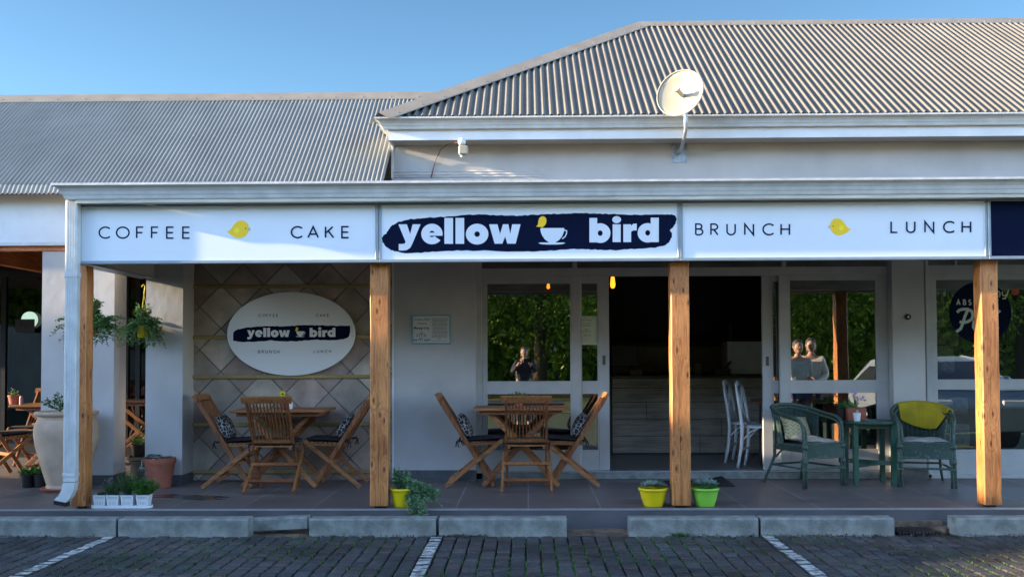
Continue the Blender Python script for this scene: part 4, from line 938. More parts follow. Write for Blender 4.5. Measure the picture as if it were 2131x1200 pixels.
YL = YS - .001
def bird(d_, ox, oy, k, mirror=1, body=None):
    pts = [(-78, 8), (-62, 2), (-45, -14), (-30, -38), (-12, -56), (10, -66), (32, -66), (52, -56), (66, -38), (71, -14), (66, 12), (54, 32), (34, 47), (10, 54), (-14, 51), (-40, 39), (-60, 25)]
    return [(ox + mirror * x * k, oy + y * k) for x, y in pts]
def bird_on(t, ox, oy, k, mirror=1, Y=YL):
    d = Dec(Y); d.shape(bird(d, ox, oy, k * 1.07, mirror)); d.build('bird_outline', 'cream', t)
    d = Dec(Y - .001); d.shape(bird(d, ox, oy, k, mirror)); b = d.build('bird', 'yellow', t)
    d = Dec(Y - .002); d.shape([(ox + mirror * k * (x - 8), oy + k * y) for x, y in ((-22, -6), (-16, -16), (-2, -20), (12, -12), (16, 4), (6, 18), (-8, 20), (-20, 12))]); d.build('wing', 'yellow2', b)
    d = Dec(Y - .002); d.shape([(ox + mirror * k * (50 + 5 * math.cos(a)), oy + k * (-12 + 5 * math.sin(a))) for a in [i * .785 for i in range(8)]])
    d.stroke([(ox + mirror * k * 72, oy - 10 * k), (ox + mirror * k * 84, oy - 14 * k)], 3.2 * k * 1.2); d.stroke([(ox + mirror * k * 72, oy - 6 * k), (ox + mirror * k * 84, oy + 2 * k)], 3.2 * k * 1.2); d.build('eye_and_beak', mat('beak brown', (.18, .07, .03), .6), b)
b1 = board(170, 781, 'sign_board', 'white sign board reading COFFEE and CAKE with a yellow bird')
d = Dec(YL)
for ch, px in zip('COFFEE', (206.5, 242, 284.5, 315.5, 347, 380.5)): d.glyph(ch, px, 471, 497, 3.3)
for ch, px in zip('CAKE', (606.5, 641, 677.5, 711.5)): d.glyph(ch, px, 470, 496, 3.3)
d.build('lettering', 'ink', b1)
bird_on(b1, 496, 479, .30)
b2 = board(794.5, 1409, 'sign_board', 'white sign board reading yellow bird on a navy brush stroke with a cup')
U = lambda u, v: (780 + u / 3.33, 400 + v / 3.33)
random.seed(21)
blob = [(48, 315), (60, 300), (80, 285), (95, 258), (120, 228), (165, 205), (250, 186), (360, 176), (480, 170), (600, 158), (700, 155), (800, 156), (900, 160), (960, 163), (1060, 158), (1150, 155), (1240, 150), (1340, 146), (1450, 145), (1520, 146), (1620, 150), (1720, 155), (1820, 156), (1950, 152), (2050, 152), (2085, 165), (2092, 185), (2085, 215), (2070, 238), (2045, 262), (2060, 285), (2058, 310), (2040, 345), (2010, 370), (1940, 384), (1800, 392), (1680, 400), (1560, 398), (1480, 396), (1380, 392), (1260, 402), (1150, 408), (1000, 412), (800, 405), (600, 403), (450, 408), (320, 418), (230, 424), (150, 412), (110, 400), (75, 375), (55, 345)]
def jag(bl, n=5, a=3.2):
    out = []
    for i in range(len(bl)):
        p, q = bl[i], bl[(i + 1) % len(bl)]
        for k in range(n): f = k / n; out.append((p[0] + (q[0] - p[0]) * f + random.uniform(-a, a) * .4, p[1] + (q[1] - p[1]) * f + random.uniform(-a, a)))
    return out
def tri_fill(mb, pts, Y, T):
    from mathutils.geometry import tessellate_polygon
    v3 = [P(*T(*p), Y) for p in pts]
    for tr in tessellate_polygon([v3]): mb.add([v3[i] for i in tr], [(0, 1, 2)])
def logo(parent, Y, TY, TC, TB, TBL, bl, white='letter_white'):
    mb = MB(); tri_fill(mb, jag(bl), Y, TBL); br = mb.build('brush_stroke', 'navy', parent)
    d = Dec(Y - .001)
    def sh(T, pts): 
        mb_ = d.mb; v3 = [P(*T(*p), d.Y - d.k) for p in pts]
        from mathutils.geometry import tessellate_polygon
        for tr in tessellate_polygon([v3]): mb_.add([v3[i] for i in tr], [(0, 1, 2)])
        d.step()
    def ring(T, cx, cy, ro, ri, a0=0, a1=360, n=40, roy=None, riy=None):
        roy = roy or ro; riy = riy or ri
        for i in range(n):
            aa, ab = R(a0 + (a1 - a0) * i / n), R(a0 + (a1 - a0) * (i + 1) / n)
            d.quad([T(cx + ro * math.cos(aa), cy - roy * math.sin(aa)), T(cx + ro * math.cos(ab), cy - roy * math.sin(ab)), T(cx + ri * math.cos(ab), cy - riy * math.sin(ab)), T(cx + ri * math.cos(aa), cy - riy * math.sin(aa))])
        d.step()
    T = TY
    sh(T, [(163, 222), (222, 222), (245, 290), (262, 222), (317, 222), (262, 352), (246, 384), (222, 400), (190, 404), (166, 402), (166, 358), (186, 358), (206, 356), (214, 344)])
    ring(T, 396, 289, 74, 20, 0, 322, 44, roy=71, riy=22)           # e
    sh(T, [(376, 280), (469, 280), (469, 301), (376, 301)])
    sh(T, [(482, 178), (542, 178), (542, 357), (482, 357)]); sh(T, [(559, 178), (619, 178), (619, 357), (559, 357)])
    ring(T, 709, 290, 78, 19, roy=72, riy=19)
    sh(T, [(792, 222), (850, 222), (868, 290), (888, 222), (926, 222), (938, 290), (952, 222), (1010, 222), (976, 356), (918, 356), (903, 306), (884, 356), (830, 356)])
    T = TB
    sh(T, [(1487, 178), (1541, 178), (1541, 347), (1487, 347)]); ring(T, 1562, 283, 71, 17, roy=68, riy=19)
    sh(T, [(1648, 222), (1704, 222), (1704, 345), (1648, 345)]); sh(T, [(1676 + 31 * math.cos(a * .5236), 190 + 25 * math.sin(a * .5236)) for a in range(12)])
    sh(T, [(1722, 222), (1776, 222), (1776, 345), (1722, 345)]); sh(T, [(1770, 240), (1790, 219), (1815, 217), (1815, 265), (1796, 264), (1780, 270), (1770, 285)])
    sh(T, [(1912, 176), (1968, 176), (1968, 345), (1912, 345)]); ring(T, 1891, 281, 70, 17, roy=67, riy=19)
    T = TC
    sh(T, [(1147, 248), (1313, 248), (1310, 275), (1298, 305), (1280, 328), (1255, 345), (1250, 350), (1208, 350), (1203, 345), (1178, 326), (1160, 300), (1150, 275)])
    sh(T, [(1132, 352), (1150, 348), (1305, 348), (1322, 352), (1300, 359), (1262, 362), (1192, 362), (1152, 359)])
    for q in ribbon([T(*p) for p in [(1306, 268), (1318, 262), (1330, 268), (1328, 288), (1318, 308), (1298, 322)]], 7 / 3.33 * (1 if white == 'letter_white' else .46)): d.quad(q)
    d.step(); d.build('lettering', white, br)
    mb = MB(); tri_fill(mb, [(1117, 236), (1130, 225), (1133, 198), (1140, 178), (1155, 167), (1172, 167), (1186, 178), (1190, 195), (1187, 215), (1176, 232), (1165, 240), (1162, 247), (1156, 247), (1154, 240), (1138, 241)], Y - .0055, T); mb.build('bird', 'yellow', br)
logo(b2, YL, U, U, U, U, blob)
b3 = board(1421, 2048, 'sign_board', 'white sign board reading BRUNCH and LUNCH with a yellow bird facing left')
d = Dec(YL)
for ch, px in zip('BRUNCH', (1448, 1479.5, 1513, 1550, 1588, 1625.5)): d.glyph(ch, px, 464.5, 490, 3.3)
for ch, px in zip('LUNCH', (1854.5, 1887, 1925, 1964, 2002.5)): d.glyph(ch, px, 459.5, 485, 3.3)
d.build('lettering', 'ink', b3); bird_on(b3, 1748, 474, .285, -1)
b4 = board(2062, 2560, 'sign_board', 'plain navy blue sign board at the right edge', 'navy')
# oval
YO = WY - .055
cc = P(605.7, 694, YO); hw, hh = 134.5 * (YO + 8.6) / F, 87.5 * (YO + 8.6) / F
ov = thing('oval_sign', 'white oval yellow bird sign fixed on the diagonal stone panel', 'sign', (cc.x, YO, cc.z - hh))
mb = MB(); n = 72; rings = [(1, .022), (1, .004), (.992, 0)]; vs = []
for k, o_ in rings: vs += [(cc.x + hw * k * math.cos(2 * math.pi * i / n), YO + o_, cc.z + hh * k * math.sin(2 * math.pi * i / n)) for i in range(n)]
fs = [(r_ * n + i, r_ * n + n + i, r_ * n + n + (i + 1) % n, r_ * n + (i + 1) % n) for r_ in range(2) for i in range(n)] + [tuple(range(2 * n, 3 * n)), tuple(range(n))[::-1]]
mb.add(vs, fs).build('board', 'oval_white', ov)
V = lambda u, v: (380 + u / 4.616, 540 + v / 4.616)
k_ = .484 ; TYo = lambda u, v: V(620 + (u - 163) * k_, 655 + (v - 177) * k_ * 1.0); TBo = lambda u, v: V(1220 + (u - 1487) * .515, 655 + (v - 177) * .51)
TCo = lambda u, v: V(1078 + (u - 1117) * .46, 648 + (v - 165) * .475)
blob2 = [(485, 705), (500, 685), (530, 668), (600, 655), (740, 640), (860, 638), (980, 640), (1100, 632), (1220, 628), (1340, 630), (1480, 635), (1608, 632), (1608, 700), (1600, 735), (1580, 752), (1540, 765), (1400, 776), (1300, 770), (1200, 774), (1100, 783), (950, 782), (840, 776), (700, 788), (560, 790), (500, 782), (485, 776)]
logo(ov, YO - .001, TYo, TCo, TBo, V, blob2, 'oval_white')
d = Dec(YO - .001)
for word, xs, yt, yb in (('COFFEE', (730, 767, 808, 838, 869, 900), 522, 550), ('CAKE', (1282, 1317, 1352, 1388), 520, 549), ('BRUNCH', (727, 762, 797, 833, 872, 908), 869, 898), ('LUNCH', (1262, 1293, 1328, 1368, 1408), 867, 894)):
    for ch, u in zip(word, xs): a = V(u, yt); b = V(u, yb); d.glyph(ch, a[0], a[1], b[1], .95)
d.build('lettering', mat('grey lettering', (.07, .075, .09), .5), ov)
mb = MB()
for u, v in ((455, 738), (1638, 733)): mb.ball(P(*V(u, v), YO - .001), (.006, .003, .006), 8, 5)
mb.build('screw', 'galv', ov)
# notice board on the grey pier
ZN = lambda u, v: (845 + u / 13.336, 640 + v / 13.336)
YN = WY - .02; a, b = P(*ZN(155, 190), YN), P(*ZN(1250, 1010), YN)
t = thing('notice_board', 'pale blue framed notice board with small print on the grey wall', 'notice', ((a.x + b.x) / 2, YN, b.z))
mb = MB(); f_ = .016; mb.bbox(a.x, b.x, YN, YN + .019, a.z - f_, a.z, .003); mb.bbox(a.x, b.x, YN, YN + .019, b.z, b.z + f_, .003); mb.bbox(a.x, a.x + f_, YN, YN + .019, b.z + f_, a.z - f_, .003); mb.bbox(b.x - f_, b.x, YN, YN + .019, b.z + f_, a.z - f_, .003); mb.build('frame', 'notice_frame', t)
MB().box(a.x + f_, b.x - f_, YN + .008, YN + .018, b.z + f_, a.z - f_).build('sheet', 'notice', t)
YT = YN + .007
text_mesh('Sutton Park', .036, *ZN(450, 352), YT, 'text', t, 'heading', 'CENTER'); text_mesh('Centre', .036, *ZN(440, 465), YT, 'text', t, 'heading', 'CENTER')
text_mesh('Managed by', .035, *ZN(430, 590), YT, 'text', t, 'heading', 'CENTER', .0009)
text_mesh('VITA', .055, *ZN(420, 815), YT, 'text_blue', t, 'logo_text', 'CENTER'); text_mesh('044 871 4248', .036, *ZN(425, 930), YT, 'text_blue', t, 'phone_number', 'CENTER', .001)
d = Dec(YT)
d.stroke([ZN(435, 660), ZN(400, 715), ZN(430, 745), ZN(470, 715)], .9, True); d.stroke([ZN(360, 850), ZN(480, 850)], .8); d.build('logo_mark', 'text_blue', t)
d = Dec(YT); random.seed(9)
for r_ in range(16):
    v = 297 + r_ * 37.5; u = 712 + random.uniform(0, 30); e_ = 1165 - random.uniform(0, 35) if r_ < 15 else 980
    if r_ == 15: u = 880
    while u < e_ - 15:
        w_ = min(random.uniform(22, 75), e_ - u); d.quad([ZN(u, v - 8), ZN(u + w_, v - 8), ZN(u + w_, v + 8), ZN(u, v + 8)]); u += w_ + 11
d.quad([ZN(700, 908), ZN(1160, 912), ZN(1160, 922), ZN(700, 918)]); d.build('small_print', mat('grey print', (.17, .17, .18), .8), t)
# opening hours paper behind sliding door glass
YP = GY + .07; a, b = P(1210.5, 657, YP), P(1244, 717, YP)
t = thing('opening_hours_sheet', 'white paper sheet with small print on the narrow sliding door pane', 'notice', ((a.x + b.x) / 2, YD + .012, b.z))
MB().box(a.x, b.x, YD + .014, YD + .016, b.z, a.z).build('sheet', 'paper', t)
d = Dec(YD + .013)
for v, u0, u1 in ((666, 1211.5, 1231), (673, 1213, 1229.5), (677.5, 1212, 1231), (685.5, 1216, 1225), (689.5, 1212, 1231), (697.5, 1215, 1230)):
    u = u0
    while u < u1: w_ = random.uniform(2, 5); d.quad([(u, v - .7), (min(u + w_, u1), v - .7), (min(u + w_, u1), v + .7), (u, v + .7)]); u += w_ + .9
d.build('print', mat('grey ink', (.2, .22, .2), .8), t)
# bell on right pier
c = P(1890, 659, WY - .02); t = thing('wall_bell', 'small round black door bell on the grey pier between the windows', 'bell', (c.x, WY - .02, c.z - .03))
MB().tube([(c.x, WY - .001, c.z), (c.x, WY - .022, c.z)], [.032, .030], 24).build('ring', 'black', t); MB().ball((c.x, WY - .024, c.z), (.012, .007, .012), 12, 8).build('button', 'white_plastic', t)
# flashing light under eave: motion sensor + cable
c = P(961, 295, 1.64); t = thing('motion_sensor_light', 'white motion sensor lamp with brown cable under the upper eave', 'lamp', (c.x, WY, c.z))
MB().lathe([(.01, -.035), (.034, -.03), (.040, -.01), (.040, .02), (.03, .035), (.01, .04)], (c.x, 1.645, c.z), 20).build('junction_cap', 'white_plastic', t, smooth=True)
c2 = P(964, 313, 1.66); mb = MB(); mb.bbox(c2.x - .048, c2.x + .050, 1.62, 1.70, c2.z - .05, c2.z + .048, .014); mb.build('sensor_head', 'cream_plastic', t); 
MB().lathe([(.005, -.075), (.018, -.06), (.015, -.045)], (c2.x - .015, 1.66, c2.z), 12).build('sensor_lens', 'white_plastic', t)
pts = [P(x, y, yy) for x, y, yy in ((957, 297, 1.65), (945, 297, 1.72), (930, 301, 1.82), (917, 312, 1.92), (908, 330, 1.975), (902, 350, 1.982), (897, 370, 1.982))]; MB().tube(pts, .0055, 8).build('cable', 'cable', t, smooth=True)
# satellite dish
yd = 1.35
c = P(1420, 199, yd); t = thing('satellite_dish', 'cream satellite dish on a bent steel arm fixed to the upper wall', 'satellite dish', (c.x, yd, c.z - .4))
ax = Vector((-.48, -.80, .20)).normalized(); u = ax.cross(Vector((0, 0, 1))).normalized(); v = u.cross(ax).normalized() * -1 if False else ax.cross(u).normalized()
rd = .245; mb = MB(); vs = [c - ax * .01]; n = 40; rr_ = [.15, .35, .6, .85, 1.0]
for r_ in rr_: vs += [c - ax * .01 + ax * (.075 * r_ * r_) + (u * math.cos(2 * math.pi * i / n) + v * math.sin(2 * math.pi * i / n)) * rd * r_ for i in range(n)]
fs = [(0, 1 + i, 1 + (i + 1) % n) for i in range(n)] + [(1 + k * n + i, 1 + (k + 1) * n + i, 1 + (k + 1) * n + (i + 1) % n, 1 + k * n + (i + 1) % n) for k in range(4) for i in range(n)]
mb.add(vs, fs); dish = mb.build('reflector', 'cream_plastic', t, smooth=True); sm = dish.modifiers.new('s', 'SOLIDIFY'); sm.thickness = .006
rim = [c + ax * .066 + (u * math.cos(2 * math.pi * i / n) + v * math.sin(2 * math.pi * i / n)) * rd for i in range(n)]; MB().tube(rim + [rim[0]], .007, 8, False).build('rim', 'cream_plastic', t, smooth=True)
MB().tube([c, c + ax * .14], .022, 14).build('feed_arm', 'cream_plastic', t); MB().tube([c + ax * .13, c + ax * .17], .030, 16).build('feed_head', 'cream_plastic', t)
MB().tube([c - ax * .005, c - ax * .09], .035, 12).build('mount_boss', 'galv', t)
pb_ = P(1412, 318, WY - .02); pe = c - ax * .10
MB().tube([pb_ + Vector((0, 0, 0)), pb_ + Vector((.005, -.1, .0)), pb_ + Vector((.01, -.25, .05)), Vector((pe.x + .01, pe.y + .10, pb_.z + .14)), Vector((pe.x + .01, pe.y + .1, pe.z - .2)), pe + Vector((.01, .06, .0)), ], .019, 12).build('arm', 'galv', t, smooth=True)
a, b = P(1398, 299, WY - .006), P(1430, 338, WY - .006); w1 = MB(); w1.bbox(a.x, b.x, WY - .01, WY - .0005, b.z, a.z, .002); wp = w1.build('wall_plate', 'galv', t)
mb = MB()
for qx in (a.x + .02, b.x - .02):
    for qz in (b.z + .02, a.z - .02): mb.ball((qx, WY - .012, qz), (.008, .005, .008), 8, 5)
mb.build('bolt', 'galv', wp)

# =================================================================== FURNITURE
def teak_chair(pad=True):
    """folding chair: faces +x, origin on floor; seat across y"""
    t = thing('folding_chair', 'x', 'chair')
    at, af = (-.337, .93), (.241, 0.0); bt_, bf = (.335, .475), (-.245, 0.0)
    A = lambda f, y: (at[0] + (af[0] - at[0]) * f, y, at[1] + (af[1] - at[1]) * f)
    up = Vector((af[0] - at[0], 0, af[1] - at[1])).normalized(); nrm = Vector((up.z, 0, -up.x))
    for s in (-1, 1):
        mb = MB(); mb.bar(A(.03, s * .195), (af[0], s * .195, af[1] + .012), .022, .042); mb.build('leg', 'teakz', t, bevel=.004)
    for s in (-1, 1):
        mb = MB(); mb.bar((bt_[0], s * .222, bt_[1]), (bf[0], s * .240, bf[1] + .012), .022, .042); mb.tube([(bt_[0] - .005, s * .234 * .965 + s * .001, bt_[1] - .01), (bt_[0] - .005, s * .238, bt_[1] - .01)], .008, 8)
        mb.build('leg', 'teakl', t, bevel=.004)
    # backrest
    mb = MB(); p = Vector(A(.035, 0)); d0 = Vector((up.x, 0, up.z))
    crest = []
    for i in range(9):
        y = -.24 + .48 * i / 8; bow = -.018 * (1 - (y / .24) ** 2); crest.append(Vector(A(.025, y)) + nrm * 0 + Vector((bow, 0, .004 * math.cos(y * 6.5))))
    for i in range(8): mb.bar(crest[i], crest[i + 1] + (crest[i + 1] - crest[i]) * .02, .028, .066, up=(nrm.x, 0, nrm.z))
    bk = mb.build('backrest', 'teakl', t)
    mb = MB()
    for i in range(11):
        y = -.165 + .33 * i / 10; b0 = -.014 * (1 - (y / .2) ** 2); mb.bar(Vector(A(.06, y)) + Vector((b0, 0, 0)), Vector(A(.455, y)) + Vector((b0 * .3, 0, 0)), .011, .014)
    mb.build('back_slats', 'teakz', bk)
    MB().bar(A(.465, -.184), A(.465, .184), .024, .032, up=(nrm.x, 0, nrm.z)).build('lower_rail', 'teakl', bk)
    # seat
    mb = MB(); x0, x1 = -.085, .33
    for i in range(9):
        x = x0 + (x1 - x0) * (i + .5) / 9; mb.bar((x, -.19, .446 + .012 * (i / 8)), (x, .19, .446 + .012 * (i / 8)), .036, .014, up=(1, 0, .03))
    for s in (-1, 1): mb.bar((x0, s * .17, .428), (x1, s * .17, .440), .02, .024)
    mb.build('seat', 'teakl', t)
    # stretchers
    for f, n_ in ((.46, .5), (.76, .5)):
        q = Vector(bt_ + (0,)); x = bt_[0] + (bf[0] - bt_[0]) * f; z = bt_[1] + (bf[1] - bt_[1]) * f; h = .252 if f < .5 else .228
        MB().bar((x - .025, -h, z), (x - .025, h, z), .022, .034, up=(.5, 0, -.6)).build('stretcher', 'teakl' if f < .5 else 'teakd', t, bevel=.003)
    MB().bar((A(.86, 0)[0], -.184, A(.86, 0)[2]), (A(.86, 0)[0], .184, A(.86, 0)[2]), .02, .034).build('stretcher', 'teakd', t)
    if pad:
        n = 10; vs = []; fs = []; T = .034
        for s in (0, 1):
            for i in range(n + 1):
                for j in range(n + 1):
                    uu, vv = i / n * 2 - 1, j / n * 2 - 1; e = max(0, (1 - uu ** 6)) * max(0, (1 - vv ** 6)); dz = T / 2 * e ** .4 * (1 if s else -1)
                    vs.append((.125 + uu * .21, vv * .205, .482 + .012 * uu + dz))
        K = (n + 1) ** 2
        for s in (0, 1):
            for i in range(n):
                for j in range(n): a = s * K + i * (n + 1) + j; q = (a, a + 1, a + n + 2, a + n + 1); fs.append(q[::-1] if s else q)
        sp = MB().add(vs, fs).build('seat_pad', 'fabric_black', t, smooth=True)
        for s in (-1, 1):
            mb = MB(); b = Vector((-.09, s * .215, .465)); mb.tube([(-.06, s * .19, .475), b, b + Vector((-.045, 0, -.005)), b + Vector((-.05, s * .005, -.06))], .006, 6)
            mb.tube([b, b + Vector((-.028, s * .014, .016)), b + Vector((-.04, s * .012, -.004)), b + Vector((-.018, s * .006, -.062))], .006, 6); mb.ball(b, (.012, .012, .012), 8, 5); mb.build('tie', 'fabric_black', sp)
    return t
chair0 = teak_chair(); used = [False]
def put_chair(x, y, rz, label, group):
    c = chair0 if not used[0] else copy_tree(chair0); used[0] = True
    c.location = (x, y, 0); c.rotation_euler = (0, 0, R(rz)); tag(c, label, 'chair', group); return c
chairs = []
g1 = 'folding teak chairs round the verandah tables'
put_chair(-3.03, 1.56, 0, 'folding wooden chair left of the table in front of the stone panel, with patterned cushion', g1)
put_chair(-1.93, 1.62, 180, 'folding wooden chair right of the stone panel table, partly behind the knotty post', g1)
put_chair(-2.50, 1.17, 90, 'folding wooden chair seen from behind in front of the stone panel table', g1)
put_chair(-.59, 1.66, 0, 'folding wooden chair left of the table before the fixed window, near the grey wall', g1)
put_chair(.47, 1.66, 180, 'folding wooden chair right of the table before the fixed window, near the doorway', g1)
put_chair(-.015, 1.20, 90, 'folding wooden chair seen from behind in front of the fixed window table', g1)
put_chair(-5.95, 2.42, 50, 'folding wooden chair seen from behind at the far left table, cut by the picture edge', g1)
put_chair(-6.05, 3.62, -92, 'folding wooden chair behind the far left table, facing the camera', g1)

def teak_table(x0, x1, y0, y1, zt, label, legx=True):
    xm, ym = (x0 + x1) / 2, (y0 + y1) / 2; t = thing('folding_table', label, 'table', (xm, ym, 0), 'folding teak tables on the verandah')
    mb = MB(); n = 7
    mb.bbox(x0, x1, y0, y0 + .05, zt - .024, zt, .003); mb.bbox(x0, x1, y1 - .05, y1, zt - .024, zt, .003)
    mb.bbox(x0, x0 + .06, y0 + .0505, y1 - .0505, zt - .024, zt, .003); mb.bbox(x1 - .06, x1, y0 + .0505, y1 - .0505, zt - .024, zt, .003)
    for i in range(n): a = y0 + .054 + (y1 - y0 - .108) * i / n; mb.bbox(x0 + .0605, x1 - .0605, a, a + (y1 - y0 - .108) / n - .006, zt - .02, zt - .002, .002)
    mb.build('tabletop', 'teakl', t)
    mb = MB(); mb.box(x0 + .06, x1 - .06, y0 + .05, y0 + .07, zt - .065, zt - .0245); mb.box(x0 + .06, x1 - .06, y1 - .07, y1 - .05, zt - .065, zt - .0245); mb.box(x0 + .06, x0 + .08, y0 + .071, y1 - .071, zt - .065, zt - .0245); mb.box(x1 - .08, x1 - .06, y0 + .071, y1 - .071, zt - .065, zt - .0245); mb.build('apron', 'teakd', t)
    for yy, dy in ((y0 + .11, .024), (y1 - .11, -.024)):
        for s in (-1, 1):
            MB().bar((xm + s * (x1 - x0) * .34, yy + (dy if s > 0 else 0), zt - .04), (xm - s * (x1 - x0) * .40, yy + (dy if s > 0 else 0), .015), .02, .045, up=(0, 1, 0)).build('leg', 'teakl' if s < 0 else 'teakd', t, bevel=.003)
    MB().bar((xm - (x1 - x0) * .37, y0 + .12, .05), (xm - (x1 - x0) * .37, y1 - .12, .05), .02, .03, up=(0, 0, 1)).build('stretcher', 'teakl', t)
    return t
teak_table(X(476, 1.25, 850), X(673, 1.25, 850), 1.25, 1.9, .79, 'folding wooden table with a pansy pot before the diagonal stone panel')
teak_table(X(984, 1.30, 850), X(1183, 1.30, 850), 1.30, 1.92, .80, 'folding wooden table with a dark leafed pot before the left fixed window')
teak_table(-6.02, -5.0, 2.80, 3.35, .78, 'folding wooden table of the neighbouring shop at the far left')
a = X(262, 3.4); teak_table(a - .5, X(303, 3.4) + .5, 3.4, 4.0, .80, 'folding wooden table glimpsed in the dark gap between the two grey pillars')

# cushions
def pattern_mat():
    m = bpy.data.materials.new('black cushion with white lattice'); m.use_nodes = True; n = m.node_tree; L = n.links.new; b = n.nodes['Principled BSDF']; b.inputs['Roughness'].default_value = .9
    tc = n.nodes.new('ShaderNodeTexCoord'); v = n.nodes.new('ShaderNodeTexVoronoi'); v.feature = 'DISTANCE_TO_EDGE'; v.inputs['Scale'].default_value = 24; v.inputs['Randomness'].default_value = .55
    L(tc.outputs['Object'], v.inputs[0]); r = n.nodes.new('ShaderNodeValToRGB'); r.color_ramp.elements[0].position = .05; r.color_ramp.elements[1].position = .09; r.color_ramp.elements[0].color = (.36, .34, .32, 1); r.color_ramp.elements[1].color = (.012, .014, .02, 1)
    L(v.outputs[0], r.inputs[0]); L(r.outputs[0], b.inputs['Base Color']); return m
def chevron_mat():
    m = bpy.data.materials.new('yellow chevron fabric'); m.use_nodes = True; n = m.node_tree; L = n.links.new; b = n.nodes['Principled BSDF']; b.inputs['Roughness'].default_value = .9
    tc = n.nodes.new('ShaderNodeTexCoord'); sp = n.nodes.new('ShaderNodeSeparateXYZ'); L(tc.outputs['Object'], sp.inputs[0])
    def mth(op, a, b_=None):
        q = n.nodes.new('ShaderNodeMath'); q.operation = op
        if isinstance(a, (int, float)): q.inputs[0].default_value = a
        else: L(a, q.inputs[0])
        if b_ is not None:
            if isinstance(b_, (int, float)): q.inputs[1].default_value = b_
            else: L(b_, q.inputs[1])
        return q.outputs[0]
    zig = mth('PINGPONG', mth('MULTIPLY', sp.outputs[0], 1.0), .032); f = mth('FRACT', mth('MULTIPLY', mth('ADD', sp.outputs[2], zig), 26.0))
    li = mth('LESS_THAN', f, .30); e = mth('LESS_THAN', mth('PINGPONG', sp.outputs[0], .032), .0025); mx = mth('MAXIMUM', li, e)
    c = n.nodes.new('ShaderNodeMix'); c.data_type = 'RGBA'; L(mx, c.inputs[0]); c.inputs[6].default_value = (.36, .30, .11, 1); c.inputs[7].default_value = (.50, .50, .42, 1); L(c.outputs[2], b.inputs['Base Color']); return m
def pillow(name, w_, h_, th, m, loc, rot, label, cat='cushion', group=None, nn=16):
    vs = []; fs = []
    for s in (0, 1):
        for i in range(nn + 1):
            for j in range(nn + 1):
                u, v = i / nn * 2 - 1, j / nn * 2 - 1; pin = 1 - .10 * (1 - abs(u)) * abs(v) ** 3; pin2 = 1 - .10 * (1 - abs(v)) * abs(u) ** 3
                e = (max(0, 1 - u * u) * max(0, 1 - v * v)) ** .42; vs.append((u * w_ / 2 * pin2, (1 if s else -1) * th / 2 * e + .004 * math.sin(u * 6 + v * 4), v * h_ / 2 * pin))
    K = (nn + 1) ** 2
    for s in (0, 1):
        for i in range(nn):
            for j in range(nn): a = s * K + i * (nn + 1) + j; q = (a, a + 1, a + nn + 2, a + nn + 1); fs.append(q if s else q[::-1])
    me = bpy.data.meshes.new(name); me.from_pydata(vs, [], fs); me.materials.append(M[m] if isinstance(m, str) else m); me.polygons.foreach_set('use_smooth', [True] * len(me.polygons)); me.update()
    o = bpy.data.objects.new(name, me); C.objects.link(o); o.location = loc; o.rotation_euler = rot; tag(o, label, cat, group); return o
M['lattice'] = pattern_mat(); M['chevron'] = chevron_mat()
gc = 'black cushions with a white lattice print'
for (x, y, s, lb) in ((-3.03, 1.50, 1, 'black lattice cushion on the left chair of the stone panel table'), (-1.93, 1.58, -1, 'black lattice cushion on the chair behind the knotty post'), (-.59, 1.60, 1, 'black lattice cushion on the chair against the grey wall'), (.47, 1.62, -1, 'black lattice cushion on the chair by the open doorway')):
    pillow('cushion', .33, .27, .11, 'lattice', (x - s * .055, y, .615), (0, R(-s * 24), R(90)), lb, 'cushion', gc)
    o = bpy.context.scene.collection.objects[-1]
    # rotate so it leans on the backrest
    o.rotation_euler = (Matrix.Rotation(R(-s * 27), 3, 'Y') @ Matrix.Rotation(R(90), 3, 'Z')).to_euler()

